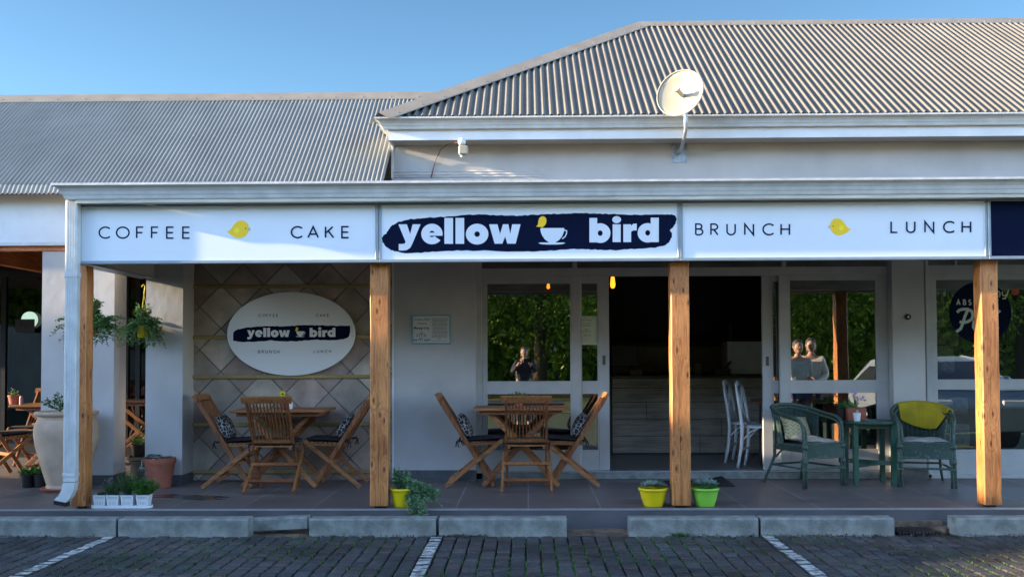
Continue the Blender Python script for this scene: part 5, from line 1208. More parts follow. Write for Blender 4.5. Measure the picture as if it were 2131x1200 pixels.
# ---- wicker chairs
def wicker_chair():
    t = thing('wicker_chair', 'x', 'chair')
    rail = [(.245, -.25, .40), (.25, -.25, .55), (.258, -.235, .62), (.268, -.19, .665), (.275, -.10, .69), (.275, .02, .71), (.262, .14, .735), (.215, .25, .765), (.12, .305, .785), (0, .32, .79)]
    full = [Vector(p) for p in rail] + [Vector((-p[0], p[1], p[2])) for p in rail[-2::-1]]
    # smooth
    def cr(pts, k=4):
        out = []
        for i in range(len(pts) - 1):
            a, b, c, d = pts[max(i - 1, 0)], pts[i], pts[i + 1], pts[min(i + 2, len(pts) - 1)]
            for j in range(k):
                s = j / k; out.append(.5 * ((2 * b) + (c - a) * s + (2 * a - 5 * b + 4 * c - d) * s * s + (3 * b - a - 3 * c + d) * s ** 3))
        return out + [pts[-1]]
    sm = cr(full)
    MB().tube(sm, .016, 8).build('arm_rail', 'wicker', t, smooth=True)
    inn = cr([p + Vector((-.030 * (1 if p.x > 0 else -1 if p.x < 0 else 0), -.004, -.030)) if i not in (0, len(full) - 1) else p + Vector((-.028 * (1 if p.x > 0 else -1), 0, 0)) for i, p in enumerate(full)])
    MB().tube(inn, .012, 8).build('inner_arm_rail', 'wicker', t, smooth=True)
    # woven back: ribbed surface from rail to seat
    top = [p for p in sm if p.y > .06]; n = 96; vs = []; fs = []; rows = 22
    L = [0]
    for i in range(1, len(top)): L.append(L[-1] + (top[i] - top[i - 1]).length)
    def at(s):
        for i in range(1, len(L)):
            if s <= L[i] + 1e-9: f = (s - L[i - 1]) / (L[i] - L[i - 1]); return top[i - 1].lerp(top[i], f)
        return top[-1]
    for i in range(n + 1):
        p = at(L[-1] * i / n); a_ = math.atan2(p.x, max(p.y, .01)); q = Vector((p.x * .80, p.y * .80 + .0, .40))
        for j in range(rows + 1):
            f = j / rows; c = p.lerp(q, f); o_ = .004 * (1 if i % 2 else -1) * (1 if (j // 1) % 2 else -1) + .005 * (1 if (i // 3) % 2 else 0); c = c + Vector((c.x, c.y, 0)).normalized() * o_; vs.append(c)
    for i in range(n):
        for j in range(rows): a = i * (rows + 1) + j; fs.append((a, a + 1, a + rows + 2, a + rows + 1))
    bk = MB().add(vs, fs).build('backrest', 'wicker', t); s_ = bk.modifiers.new('s', 'SOLIDIFY'); s_.thickness = .008
    # apron: woven front band bulging slightly, going round the sides
    ap = cr([Vector(p) for p in ((-.20, .20, 0), (-.235, 0, 0), (-.245, -.20, 0), (-.225, -.262, 0), (0, -.275, 0), (.225, -.262, 0), (.245, -.20, 0), (.235, 0, 0), (.20, .20, 0))], 14)
    vs = []; fs = []; rows = 16
    for i, p in enumerate(ap):
        side = abs(p.x) > .236 or p.y > -.19
        for j in range(rows + 1):
            f = j / rows; z0_, z1_ = (.285, .43) if not side else (.345, .41); z = z0_ + (z1_ - z0_) * f; b = .010 * math.sin(f * math.pi) + .0035 * (1 if i % 2 else -1) * (1 if j % 2 else -1)
            d = Vector((p.x, p.y, 0)).normalized(); vs.append(Vector((p.x, p.y, z)) + d * b)
    for i in range(len(ap) - 1):
        for j in range(rows): a = i * (rows + 1) + j; fs.append((a, a + rows + 1, a + rows + 2, a + 1))
    b2_ = MB().add(vs, fs).build('apron', 'wicker', t); s_ = b2_.modifiers.new('s', 'SOLIDIFY'); s_.thickness = .008
    for z in (.288, .43):
        MB().tube([Vector((p.x, p.y, z)) for p in ap if abs(p.x) < .236 and p.y < -.19], .010, 6).build('apron_edge', 'wicker', b2_, smooth=True)
    mb = MB(); m_ = 14; vs = [(0, 0, .405)] + [(.232 * math.cos(a) if abs(math.cos(a)) < 2 else 0, .25 * math.sin(a), .405) for a in [i * 6.2832 / 28 for i in range(28)]]
    mb.poly([(-.23, -.255, .40), (.23, -.255, .40), (.235, 0, .40), (.19, .22, .40), (0, .255, .40), (-.19, .22, .40), (-.235, 0, .40)], (0, 0, .016)); mb.build('seat', 'wicker', t)
    for s in (-1, 1):
        mb = MB(); 
        for o_ in (-.013, .013): mb.tube([(s * (.240 + o_ * .9), -.255, .44), (s * (.243 + o_), -.26, .28), (s * (.246 + o_ * 1.3), -.262, .0)], [.015, .015, .013], 8)
        for z, h in ((.255, .05), (.175, .02), (.40, .045)): mb.tube([(s * .242, -.257, z - h / 2), (s * .242, -.257, z + h / 2)], .034, 12)
        mb.build('leg', 'wicker', t, smooth=True)
        mb = MB(); mb.tube([(s * .268, .15, .72), (s * .225, .19, .45), (s * .20, .22, .28), (s * .22, .29, .12), (s * .245, .335, 0)], [.014, .015, .015, .014, .012], 8); mb.build('leg', 'wicker', t, smooth=True)
        MB().tube([(s * .20, .20, .27), (s * .215, .10, .345), (s * .235, -.03, .365)], .011, 6).build('brace', 'wicker', t)
        MB().tube([(s * .243, -.255, .185), (s * .212, .255, .19)], .011, 6).build('stretcher', 'wicker', t)
    MB().tube([(-.243, -.262, .185), (.243, -.262, .185)], .012, 6).build('stretcher', 'wicker', t); MB().tube([(-.21, .25, .19), (.21, .25, .19)], .011, 6).build('stretcher', 'wicker', t)
    return t
wk = wicker_chair(); wk2 = copy_tree(wk); gw = 'green wicker chairs either side of the green table'
wk.location = (2.84, 1.63, 0); wk.rotation_euler = (0, 0, R(27)); wk.scale = (1.02,) * 3; tag(wk, 'green wicker armchair with a chevron pillow, left of the green table', 'chair', gw)
wk2.location = (4.02, 1.60, 0); wk2.rotation_euler = (0, 0, R(-13)); wk2.scale = (1.02,) * 3; tag(wk2, 'green wicker armchair draped with a mustard blanket, right of the green table', 'chair', gw)
def local(o, v): return Vector(o.location) + Matrix.Rotation(o.rotation_euler[2], 3, 'Z') @ (Vector(v) * o.scale[0])
o = pillow('pillow', .40, .27, .11, 'chevron', local(wk, (-.0, .13, .555)), (0, 0, 0), 'yellow grey chevron pillow in the left wicker chair', 'pillow')
o.rotation_euler = (Matrix.Rotation(R(27 + 8), 3, 'Z') @ Matrix.Rotation(R(-22), 3, 'X') @ Matrix.Rotation(R(6), 3, 'Y')).to_euler()
o = pillow('seat_cushion', .44, .42, .075, 'seat_cushion', local(wk, (.03, -.03, .450)), (0, 0, 0), 'oatmeal seat cushion under the chevron pillow', 'cushion'); o.rotation_euler = (Matrix.Rotation(R(27), 3, 'Z') @ Matrix.Rotation(R(90 + 3), 3, 'X') @ Matrix.Rotation(R(-4), 3, 'Z')).to_euler()
o = pillow('seat_cushion', .46, .42, .06, 'seat_cushion', local(wk2, (0, -.02, .442)), (0, 0, 0), 'oatmeal seat cushion in the wicker chair with the mustard blanket', 'cushion'); o.rotation_euler = (Matrix.Rotation(R(-13), 3, 'Z') @ Matrix.Rotation(R(90), 3, 'X')).to_euler()
# blanket over the back rail of wk2
rail = [(-.20, .265, .772), (-.11, .31, .792), (0, .325, .797), (.11, .31, .792), (.20, .265, .776), (.255, .17, .75), (.278, .06, .725)]
nu, nv = 40, 22; vs = []; fs = []
def rl(f):
    f = f * (len(rail) - 1); i = min(int(f), len(rail) - 2); return Vector(rail[i]).lerp(Vector(rail[i + 1]), f - i)
for i in range(nu + 1):
    f = i / nu; c = rl(f); out = Vector((c.x, c.y, 0)).normalized()
    front = .17 + .12 * math.sin(math.pi * min(1, f * 1.05)) ** .8 - .13 * max(0, f - .72) / .28; back = .16
    for j in range(nv + 1):
        s = -back + (back + front) * j / nv      # along the cloth
        if s < -.03: p = c + out * .03 + Vector((0, 0, s + .03))
        elif s < .03: a = s / .03 * 1.57; p = c + out * (-.030 * math.sin(a)) + Vector((0, 0, .026 * math.cos(a)))
        else: p = c - out * (.030 + (s - .03) * .22) + Vector((0, 0, -(s - .03) * .97))
        p = p + out * .007 * math.sin(f * 21 + s * 6) * min(1, abs(s) * 8); vs.append(local(wk2, p))
for i in range(nu):
    for j in range(nv): a = i * (nv + 1) + j; fs.append((a, a + nv + 1, a + nv + 2, a + 1))
o = MB().add(vs, fs).build('blanket', 'blanket', smooth=True); s_ = o.modifiers.new('s', 'SOLIDIFY'); s_.thickness = .009; s_.offset = 1; tag(o, 'mustard yellow blanket draped over the back of the right wicker chair', 'blanket')
# green round table
tx, ty, tz = X(1806, 1.68), 1.68, .645
t = thing('round_table', 'dark green painted round side table between the wicker chairs', 'table', (tx, ty, 0))
MB().lathe([(.25, tz - .028), (.285, tz - .024), (.29, tz - .012), (.285, tz), (.0, tz)], (tx, ty, 0), 40, False).build('tabletop', 'green_paint', t)
MB().lathe([(0, tz - .028), (.25, tz - .028)], (tx, ty, 0), 40, False).build('underside', 'green_paint', t)
for sx in (-1, 1):
    for sy in (-1, 1): MB().bbox(tx + sx * .19 - .024, tx + sx * .19 + .024, ty + sy * .16 - .024, ty + sy * .16 + .024, 0, tz - .029, .003).build('leg', 'green_paint', t)
mb = MB()
for s in (-1, 1):
    mb.bbox(tx - .165, tx + .165, ty + s * .16 - .01, ty + s * .16 + .01, tz - .075, tz - .0295, .002); mb.bbox(tx + s * .19 - .01, tx + s * .19 + .01, ty - .135, ty + .135, tz - .075, tz - .0295, .002)
mb.bar((tx - .165, ty - .135, .2), (tx + .165, ty + .135, .2), .045, .02, up=(0, 0, 1)); mb.bar((tx - .165, ty + .135, .221), (tx + .165, ty - .135, .221), .045, .02, up=(0, 0, 1)); mb.build('rails', 'green_paint', t)

# =================================================================== PLANTS
def pot(mb, c, r0, r1, h, rim=.012, rh=.02, n=32, z0=0):
    x, y = c; mb.lathe([(r0 * .9, z0), (r0, z0 + .003), (r1, z0 + h - rh), (r1 + rim * .7, z0 + h - rh + .001), (r1 + rim, z0 + h - rh * .6), (r1 + rim, z0 + h - .003), (r1 + rim - .003, z0 + h), (r1 - .004, z0 + h), (r1 - .008, z0 + h - .03)], (x, y, 0), n, False)
    mb.lathe([(0.001, z0 + .0005), (r0 * .9, z0)], (x, y, 0), n, False); return mb
def soil(mb, c, r, z, n=20):
    vs = [(c[0], c[1], z + .006)]; 
    for k in (.5, 1): vs += [(c[0] + r * k * math.cos(i * 6.2832 / n), c[1] + r * k * math.sin(i * 6.2832 / n), z + random.uniform(-.004, .005)) for i in range(n)]
    mb.add(vs, [(0, 1 + i, 1 + (i + 1) % n) for i in range(n)] + [(1 + i, 1 + n + i, 1 + n + (i + 1) % n, 1 + (i + 1) % n) for i in range(n)]); return mb
def bush(c, n, spread, h, ls, lw, droop=0, stems=None, stem_r=.0018, squash=1.0, dens=10, tilt=1.0, curve=.2):
    """stems with leaves; returns (leaf mb, stem mb)"""
    lm, sm_ = MB(), MB(); c = Vector(c)
    for i in range(n):
        a = random.uniform(0, 6.2832); r = random.uniform(0, 1) ** .5; d = Vector((math.cos(a) * r * spread * tilt, math.sin(a) * r * spread * squash * tilt, 0)); L = h * random.uniform(.55, 1.05) * (1 - .35 * r)
        p0 = c + d * .25; pts = []
        for k in range(6):
            f = k / 5; pts.append(p0 + d * f + Vector((0, 0, L * f - droop * f * f * r * L * 1.6)) + Vector((math.sin(k * 1.7 + a) * .006, math.cos(k * 2 + a) * .006, 0)))
        sm_.tube(pts, [stem_r] * 5 + [stem_r * .5], 5, False)
        for q in range(dens):
            f = random.uniform(.2, 1.0); k = min(int(f * 5), 4); p = pts[k].lerp(pts[k + 1], f * 5 - k); out = Vector((math.cos(a + random.gauss(0, 1.3)), math.sin(a + random.gauss(0, 1.3)), random.uniform(-.2, .9)))
            lm.leaf(p, out, ls * random.uniform(.6, 1.15), lw * random.uniform(.7, 1.2))
    return lm, sm_
def rosette(mb, c, r, n=26, tilt=0):
    c = Vector(c)
    for i in range(n):
        f = i / n; a = i * 2.39996; L = r * (1 - .62 * f); el = .25 + 1.1 * f; d = Vector((math.cos(a) * math.cos(el), math.sin(a) * math.cos(el), math.sin(el))); u = Vector((-math.sin(a), math.cos(a), 0)); nn = d.cross(u) * -1
        if tilt: Rm = Matrix.Rotation(tilt, 3, 'X'); d, u, nn = Rm @ d, Rm @ u, Rm @ nn
        w_ = L * .34; p0 = c + d * L * .12; rr = random.random()
        vs = [p0, p0 + d * L * .55 + u * w_, p0 + d * L, p0 + d * L * .55 - u * w_, p0 + d * L * .5 + nn * w_ * .45, p0 + d * L * .5 - nn * w_ * .45]
        mb.add(vs, [(0, 1, 4), (1, 2, 4), (2, 3, 4), (3, 0, 4), (1, 0, 5), (2, 1, 5), (3, 2, 5), (0, 3, 5)], None, rr)
    return mb
random.seed(33)
# big urn
ux_, uy_ = X(140, 1.30), 1.30
t = thing('clay_urn', 'tall sandy clay urn on a terracotta saucer before the grey pillar', 'urn', (ux_, uy_, 0))
MB().lathe([(.20, .0), (.225, .004), (.245, .028), (.235, .03), (.0, .025)], (ux_, uy_, 0), 40, False).build('saucer', 'terracotta', t, smooth=False)
pr = [(.185, .026), (.19, .045), (.18, .055), (.185, .07), (.21, .16), (.25, .30), (.285, .43), (.303, .54), (.305, .60), (.295, .66), (.272, .705), (.266, .715), (.272, .722), (.266, .73), (.275, .742), (.296, .752), (.302, .768), (.296, .785), (.27, .79), (.25, .78), (.24, .72)]
MB().lathe(pr, (ux_, uy_, 0), 56, False).build('body', 'urn', t, smooth=True)
soil(MB(), (ux_, uy_), .245, .735).build('soil', 'soil', t)
tr = thing('urn_plant', 'small leafy shrub growing in the tall clay urn', 'plant', (ux_ - .05, uy_, .735))
sm_ = MB(); base = Vector((ux_ - .03, uy_ - .05, .735)); sm_.tube([base, base + Vector((-.01, 0, .08)), base + Vector((-.05, .0, .15))], .005, 6); lm = MB()
for (dx, dz) in ((-.17, .13), (-.10, .20), (-.06, .24), (-.02, .18), (-.13, .17), (.02, .12), (-.20, .165), (.06, .17)):
    q = [base + Vector((-.01, 0, .05)), base + Vector((dx * .5, -.02, dz * .7)), base + Vector((dx, random.uniform(-.08, .06), dz))]; sm_.tube(q, .0028, 5)
    for k in range(16): f = random.uniform(.35, 1); p = q[0].lerp(q[1], f * 2) if f < .5 else q[1].lerp(q[2], f * 2 - 1); lm.leaf(p, (random.gauss(0, 1), random.gauss(0, 1), random.uniform(-.3, 1)), random.uniform(.03, .05), .022)
lm.build('foliage', 'leaf_dark', tr); sm_.build('stem', 'stem', tr)
# terracotta pot by pillar
cx, cy = X(334, 1.47), 1.47
t = thing('terracotta_pot', 'terracotta pot planted with succulents beside the pillar left of the stone panel', 'pot', (cx, cy, 0))
pot(MB(), (cx, cy), .112, .148, .30, .012, .055, 40).build('body', 'terracotta', t, smooth=False); soil(MB(), (cx, cy), .142, .27).build('soil', 'soil', t)
tr = thing('succulents', 'grey green succulents spilling over the rim of the terracotta pot', 'plant', (cx, cy, .27)); mb = MB()
for dx, dy, dz, r in ((-.08, -.03, .045, .055), (-.04, .05, .04, .045), (.03, -.05, .03, .04), (.09, 0, .03, .04), (.12, -.03, .035, .035), (-.15, -.08, -.09, .058), (-.12, -.04, .03, .04), (.0, -.09, .03, .035)): rosette(mb, (cx + dx, cy + dy, .27 + dz), r, 24, -.5 if dz < 0 else -.2)
mb.build('rosettes', 'succ', tr); MB().tube([(cx - .11, cy - .05, .29), (cx - .155, cy - .07, .28), (cx - .16, cy - .075, .2)], .007, 6).build('stem', 'urn', tr)
for dx, c in ((-.02, 'white'), (.045, 'buff')):
    o = MB().ball((cx + dx, cy - .12, .288), (.022, .016, .014), 10, 6).build('pebble', 'fascia' if c == 'white' else 'urn', smooth=True); tag(o, '%s pebble on the soil of the terracotta pot' % c, 'pebble')
# herb tray
hy = .085; hx0, hx1 = X(191, hy, 1040), X(318, hy, 1040)
t = thing('herb_tray', 'white oval edged tray holding four white herb pots at the verandah edge', 'tray', ((hx0 + hx1) / 2, hy, 0))
pts = [(hx0 + .05 - .05 * math.sin(a), hy + .055 * math.cos(a)) for a in [i * math.pi / 10 for i in range(11)]] + [(hx1 - .05 + .05 * math.sin(a), hy - .055 * math.cos(a)) for a in [i * math.pi / 10 for i in range(11)]]
MB().poly([(x, y, 0.0045) for x, y in pts], (0, 0, .022)).build('tray', 'white_plastic', t)
specs = [('dark', .03, .03, 'a wilted seedling'), ('dark', .15, .06, 'dark feathery herb'), ('pale', .27, .05, 'a tall thyme like herb'), ('lime', .185, .07, 'bushy bright green parsley')]
for i in range(4):
    px = X((212, 252.5, 293, 301)[i] if i < 2 else (266, 300)[i - 2], hy, 1040); px = X((211, 238, 268, 300)[i], hy, 1040); w_ = .056
    t = thing('herb_pot', ('leftmost white herb pot, holding ', 'second white herb pot from the timber post, holding ', 'third white herb pot from the timber post, holding ', 'rightmost white herb pot, holding ')[i] + specs[i][3], 'pot', (px, hy, .027), 'white herb pots on the tray')
    mb = MB(); b, tp = w_ * .82, w_; z0, z1 = .028, .118
    mb.add([(px - b, hy - .042, z0), (px + b, hy - .042, z0), (px + b, hy + .042, z0), (px - b, hy + .042, z0), (px - tp, hy - .05, z1), (px + tp, hy - .05, z1), (px + tp, hy + .05, z1), (px - tp, hy + .05, z1)], [(0, 1, 5, 4), (1, 2, 6, 5), (2, 3, 7, 6), (3, 0, 4, 7), (3, 2, 1, 0)]); o = mb.build('body', 'white_plastic', t); s_ = o.modifiers.new('s', 'SOLIDIFY'); s_.thickness = .004
    MB().add([(px - tp + .005, hy - .046, z1 - .012), (px + tp - .005, hy - .046, z1 - .012), (px + tp - .005, hy + .046, z1 - .008), (px - tp + .005, hy + .046, z1 - .010)], [(0, 1, 2, 3)]).build('soil', 'soil', t)
    mb = MB(); sl = (.050 - .042) / .09; yy = lambda z: hy - .042 - (z - z0) * sl - .0015
    x = px - .035
    while x < px + .035: mb.tube([(x, yy(.098), .092), (x + .006, yy(.1), .103), (x + .010, yy(.093), .093)], .0012, 4); x += .013
    for k in range(5): xx = px - .03 + k * .015; mb.tube([(xx, yy(.038), .036), (xx + random.uniform(-.006, .006), yy(.055), .058)], .0012, 4)
    mb.build('drawn_decoration', mat('grey green drawing', (.22, .28, .26), .7), t)
    tr = thing('herb', ('wilted dark seedling', 'dark feathery herb', 'tall thyme like herb', 'bushy green parsley')[i] + ' growing in the ' + ('leftmost', 'second', 'third', 'rightmost')[i] + ' white pot', 'plant', (px, hy, z1 - .01))
    kind, h, sp, _ = specs[i]
    if i == 0: lm, sm_ = bush((px, hy, z1 - .012), 14, .04, .045, .02, .012, dens=5)
    elif i == 1: lm, sm_ = bush((px - .01, hy, z1 - .012), 55, .08, h, .016, .005, dens=26)
    elif i == 2: lm, sm_ = bush((px - .01, hy, z1 - .012), 70, .075, h, .015, .006, dens=26)
    else: lm, sm_ = bush((px + .0, hy, z1 - .012), 100, .11, h, .022, .018, dens=14)
    lm.build('foliage', {'dark': 'leaf_dark', 'pale': 'leaf_dark', 'lime': 'leaf_lime'}[kind], tr); sm_.build('stems', 'stem', tr)
    if i in (1, 2):
        fm = MB()
        for k in range(40): fm.leaf((px + random.gauss(-.01 if i == 2 else -.05, .03), hy + random.gauss(-.01, .02), z1 + random.uniform(.3, .95) * h), (random.gauss(0, 1), random.gauss(0, 1), 1), .006, .005)
        fm.build('blossom', 'petal_w', tr)
# coloured bowls
def bowl(px, m, label, pw, plabel, kind):
    y = .13; c = P(px, 1040, y); x = c.x; r1 = pw / 2 * (8.6 + y - .1) / F
    t = thing('plant_pot', label, 'pot', (x, y, 0), 'bright plastic bowls at the verandah edge')
    MB().lathe([(r1 * .50, .001), (r1 * .60, .0), (r1 * .66, .012), (r1 * .80, .07), (r1 * .90, .13), (r1 * .95, .143), (r1, .146), (r1, .164), (r1 * .97, .166), (r1 * .9, .160), (r1 * .88, .12)], (x, y, 0), 48, False).build('body', m, t, smooth=True)
    MB().lathe([(.001, .002), (r1 * .50, .001)], (x, y, 0), 24, False).build('base', m, t); soil(MB(), (x, y), r1 * .88, .14).build('soil', 'soil', t)
    return x, y, r1
x, y, r1 = bowl(1359.5, 'pot_yellow', 'yellow plastic bowl with a succulent, left of the doorway post', 62, '', 's')
t = thing('succulent', 'grey green succulent rosettes in the yellow bowl left of the doorway post', 'plant', (x, y, .14)); mb = MB()
for dx, dy, r in ((-.01, -.02, .085), (.05, .0, .06), (-.055, .02, .06), (.02, .06, .055), (.075, -.03, .045)): rosette(mb, (x + dx, y + dy, .175), r * 1.15, 28, -.3)
mb.build('rosettes', 'succ', t)
x, y, r1 = bowl(1467, 'pot_green', 'lime green plastic bowl with a succulent, right of the doorway post', 60, '', 's')
t = thing('succulent', 'blue green succulent rosettes in the lime green bowl', 'plant', (x, y, .14)); mb = MB()
for dx, dy, r in ((.02, -.03, .09), (-.06, .0, .075), (.07, .04, .05), (-.02, .06, .06)): rosette(mb, (x + dx, y + dy, .18), r * 1.15, 30, -.4)
mb.build('rosettes', 'succ', t)
x, y, r1 = bowl(836, 'pot_yellow', 'yellow plastic bowl overflowing with a trailing plant beside the knotty post', 50, '', 't')
t = thing('trailing_plant', 'grey green trailing plant spilling from the yellow bowl over the step', 'plant', (x, y, .14)); lm, sm_ = MB(), MB()
random.seed(8)
for i in range(150):
    k = random.random()
    if k < .25: end = (x + random.uniform(-.09, .08), y + random.uniform(-.05, .05), random.uniform(.2, .34)); mid = ((x + end[0]) / 2, y, .24)
    elif k < .9: ex = x + random.uniform(.08, .36); end = (ex, y - random.uniform(-.06, .10), random.uniform(.0, .22) * (1.1 - (ex - x) * 1.6) + .02); mid = ((x + ex) / 2, y - .02, .15 + random.uniform(.05, .14))
    else: ex = x + random.uniform(.07, .24); end = (ex, -.05 - random.uniform(0, .05), random.uniform(-.10, .0)); mid = (ex - .02, y - .07, .12)
    a, b, c = Vector((x + random.uniform(-.05, .06), y + random.uniform(-.04, .04), .145)), Vector(mid), Vector(end)
    pts = [a * (1 - f) ** 2 + b * 2 * f * (1 - f) + c * f * f for f in [q / 8 for q in range(9)]]; sm_.tube(pts, .002, 5, False)
    for q in range(26):
        f = random.uniform(.15, 1) * 8; kk = min(int(f), 7); p = pts[kk].lerp(pts[kk + 1], f - kk); lm.leaf(p, (random.gauss(0, 1), random.gauss(-.2, 1), random.uniform(-.4, 1)), random.uniform(.024, .044), .014)
lm.build('foliage', 'leaf_pale', t); sm_.build('stems', 'stem', t)
# hanging baskets
def basket(px, py, Y, hookpy, label, seed, hook=True, R_=.265, N_=170):
    random.seed(seed); c = P(px, py, Y); hk = P(px + 2, hookpy, Y)
    t = thing('hanging_pot', label, 'hanging pot', (c.x, Y, c.z - .08), 'yellow hanging pots at the verandah corner')
    MB().lathe([(.045, c.z - .085), (.052, c.z - .083), (.068, c.z + .02), (.074, c.z + .022), (.074, c.z + .035), (.066, c.z + .033), (.062, c.z)], (c.x, Y, 0), 24, False).build('pot', 'pot_yellow', t, smooth=True)
    soil(MB(), (c.x, Y), .062, c.z + .015).build('soil', 'soil', t)
    mb = MB()
    for a in (.3, 2.4, 4.5): mb.tube([(c.x + .068 * math.cos(a), Y + .068 * math.sin(a), c.z + .02), (hk.x, Y, hk.z - .09)], .0028, 6)
    mb.tube([(hk.x, Y, hk.z - .09), (hk.x + .006, Y, hk.z - .04), (hk.x + .01, Y, hk.z - .015), (hk.x - .004, Y, hk.z + .005), (hk.x - .02, Y, hk.z - .005), (hk.x - .024, Y, hk.z - .02)], .0055, 8); mb.build('hanger', 'pot_yellow', t)
    p = thing('hanging_plant', label.replace('yellow pot', 'bushy plant') if 'yellow pot' in label else label, 'plant', (c.x, Y, c.z + .01)); lm, sm_ = MB(), MB()
    for i in range(N_):
        a = random.uniform(0, 6.283); r = random.uniform(.05, R_); up = random.choice([random.uniform(.03, .13), random.uniform(-.20, .06), random.uniform(-.22, 0)]) if random.random() < .88 else random.uniform(.12, .26)
        if up > .1: r *= .35
        e = Vector((c.x + r * math.cos(a), Y + r * .8 * math.sin(a), c.z + .02 + up)); m_ = Vector((c.x + r * .6 * math.cos(a), Y + r * .6 * math.sin(a), c.z + .09 + max(up, 0) * .5)); s = Vector((c.x, Y, c.z + .015)) + Vector((math.cos(a), math.sin(a), 0)) * .045
        pts = [s * (1 - f) ** 2 + m_ * 2 * f * (1 - f) + e * f * f for f in [q / 7 for q in range(8)]]; sm_.tube(pts, .0016, 5, False)
        for q in range(20):
            f = random.uniform(.25, 1) * 7; kk = min(int(f), 6); pp = pts[kk].lerp(pts[kk + 1], f - kk)
            if abs(pp.x - c.x) < .07 and pp.y < Y and -.1 < pp.z - c.z < .05 and random.random() < .85: continue
            lm.leaf(pp, (random.gauss(0, 1), random.gauss(0, 1), random.uniform(-.6, .8)), random.uniform(.022, .040), .017)
    lm.build('foliage', 'leaf_mid', p); sm_.build('stems', 'stem', p)
    return p
basket(298, 685, 1.46, 593, 'yellow pot hanging from the beam end in front of the dark gap', 4)
basket(188, 682, .62, 560, 'yellow pot hanging behind the timber corner post and downpipe', 9, R_=.36, N_=230)
# nursery pots by urn
for i, (px, py, lb) in enumerate(((60, 1009, 'left black nursery pot with broad bright leaves at the foot of the clay urn'), (88, 1007, 'right black nursery pot with broad bright leaves, half hidden by the clay urn'))):
    y = 1.5; x = X(px - 2, y + .0, 1000); t = thing('nursery_pot', lb, 'pot', (x, y, 0), 'black nursery pots by the urn')
    pot(MB(), (x, y), .062, .075, .135, .006, .015, 24).build('body', 'black', t); soil(MB(), (x, y), .07, .12).build('soil', 'soil', t)
    p = thing('leafy_plant', 'broad leafed green plant in the ' + ('left' if i == 0 else 'right') + ' black nursery pot', 'plant', (x, y, .12)); lm, sm_ = bush((x, y, .12), 26, .09, .12, .06, .026, dens=4, droop=.2); lm.build('foliage', 'leaf_lime', p); sm_.build('stems', 'stem', p)
# plant in the gap
y = 1.95; x = X(284, y, 990); t = thing('grey_planter', 'grey stone planter standing in the gap between the pillars', 'pot', (x, y + .3, 0))
MB().lathe([(.13, 0), (.15, .02), (.19, .20), (.215, .215), (.215, .24), (.19, .245)], (x, y + .3, 0), 30, False).build('body', mat('grey brown planter', (.17, .15, .13), .8, .2, 8), t); soil(MB(), (x, y + .3), .18, .22).build('soil', 'soil', t)
xb = X(291, y + .25, 900); t = thing('black_pot', 'black pot standing on the grey planter between the pillars', 'pot', (xb, y + .25, .235)); pot(MB(), (xb, y + .25), .075, .09, .14, .008, .02, 24, z0=.24).build('body', 'black', t)
p = thing('gap_plant', 'narrow leaved plant in the black pot between the pillars', 'plant', (xb, y + .25, .37)); lm, sm_ = bush((xb, y + .25, .36), 22, .09, .24, .055, .016, dens=5, droop=.4); lm.build('foliage', 'leaf_mid', p); sm_.build('stems', 'stem', p)
# table plants
def small_pot(px, py_base, Y, z0, r, h, m, label, square=False):
    x = X(px, Y, py_base); t = thing('plant_pot', label, 'pot', (x, Y, z0)); pot(MB(), (x, Y), r * .8, r, h, .004, .012, 20, z0=z0 + .001).build('body', m, t); soil(MB(), (x, Y), r * .9, z0 + h - .012).build('soil', 'soil', t); return x
x = small_pot(592, 845, 1.62, .79, .045, .075, 'terracotta', 'small terracotta pansy pot on the stone panel table')
p = thing('pansy', 'yellow pansy with a dark face above the chair crest', 'flower', (x, 1.62, .86)); lm, sm_ = bush((x + .02, 1.62, .86), 14, .07, .06, .035, .018, dens=4); lm.build('foliage', 'leaf_dark', p)
fc = Vector((x - .01, 1.585, .945)); fm = MB()
for k in range(5):
    a = k * 1.2566 + .31; q = fc + Vector((math.cos(a) * .016, 0, math.sin(a) * .016)); fm.add([q + Vector((.017 * math.cos(b * .785), -.002 * k * .3 - .001, .017 * math.sin(b * .785))) for b in range(8)], [tuple(range(8))], None, random.random())
fl = fm.build('petals', 'petal_y', p); MB().ball(fc + Vector((0, -.004, -.004)), (.010, .004, .009), 8, 5).build('face', 'fabric_black', fl); MB().tube([fc, fc + Vector((0, .02, -.09))], .002, 5).build('stem', 'stem', p)
xj = X(608, 1.55); o = MB().lathe([(.018, .791), (.02, .80), (.02, .85), (.016, .86), (.0, .86)], (xj, 1.5, 0), 16, False).build('salt_shaker', 'white_plastic'); tag(o, 'small white shaker beside the pansy pot', 'shaker')
x = small_pot(1080, 850, 1.62, .80, .055, .085, 'terracotta', 'small terracotta pot on the fixed window table, behind the chair slats')
p = thing('dark_leaf_plant', 'dark leafed small plant on the fixed window table', 'plant', (x, 1.62, .87)); lm, sm_ = bush((x, 1.62, .87), 22, .07, .10, .03, .02, dens=6); lm.build('foliage', 'leaf_dark', p); sm_.build('stems', 'stem', p)
xj = X(1070, 1.45); 
x = X(29, 2.95, 835); t = thing('plant_pot', 'terracotta pot with a pale flower on the far left table', 'pot', (x, 2.95, .78)); pot(MB(), (x, 2.95), .05, .062, .11, .006, .025, 24, z0=.781).build('body', 'terracotta', t); soil(MB(), (x, 2.95), .056, .87).build('soil', 'soil', t)
p = thing('table_flower', 'small pale flowered plant in the pot on the far left table', 'flower', (x, 2.95, .88)); lm, sm_ = bush((x, 2.95, .87), 18, .05, .09, .03, .015, dens=5); lm.build('foliage', 'leaf_mid', p); fm = MB()
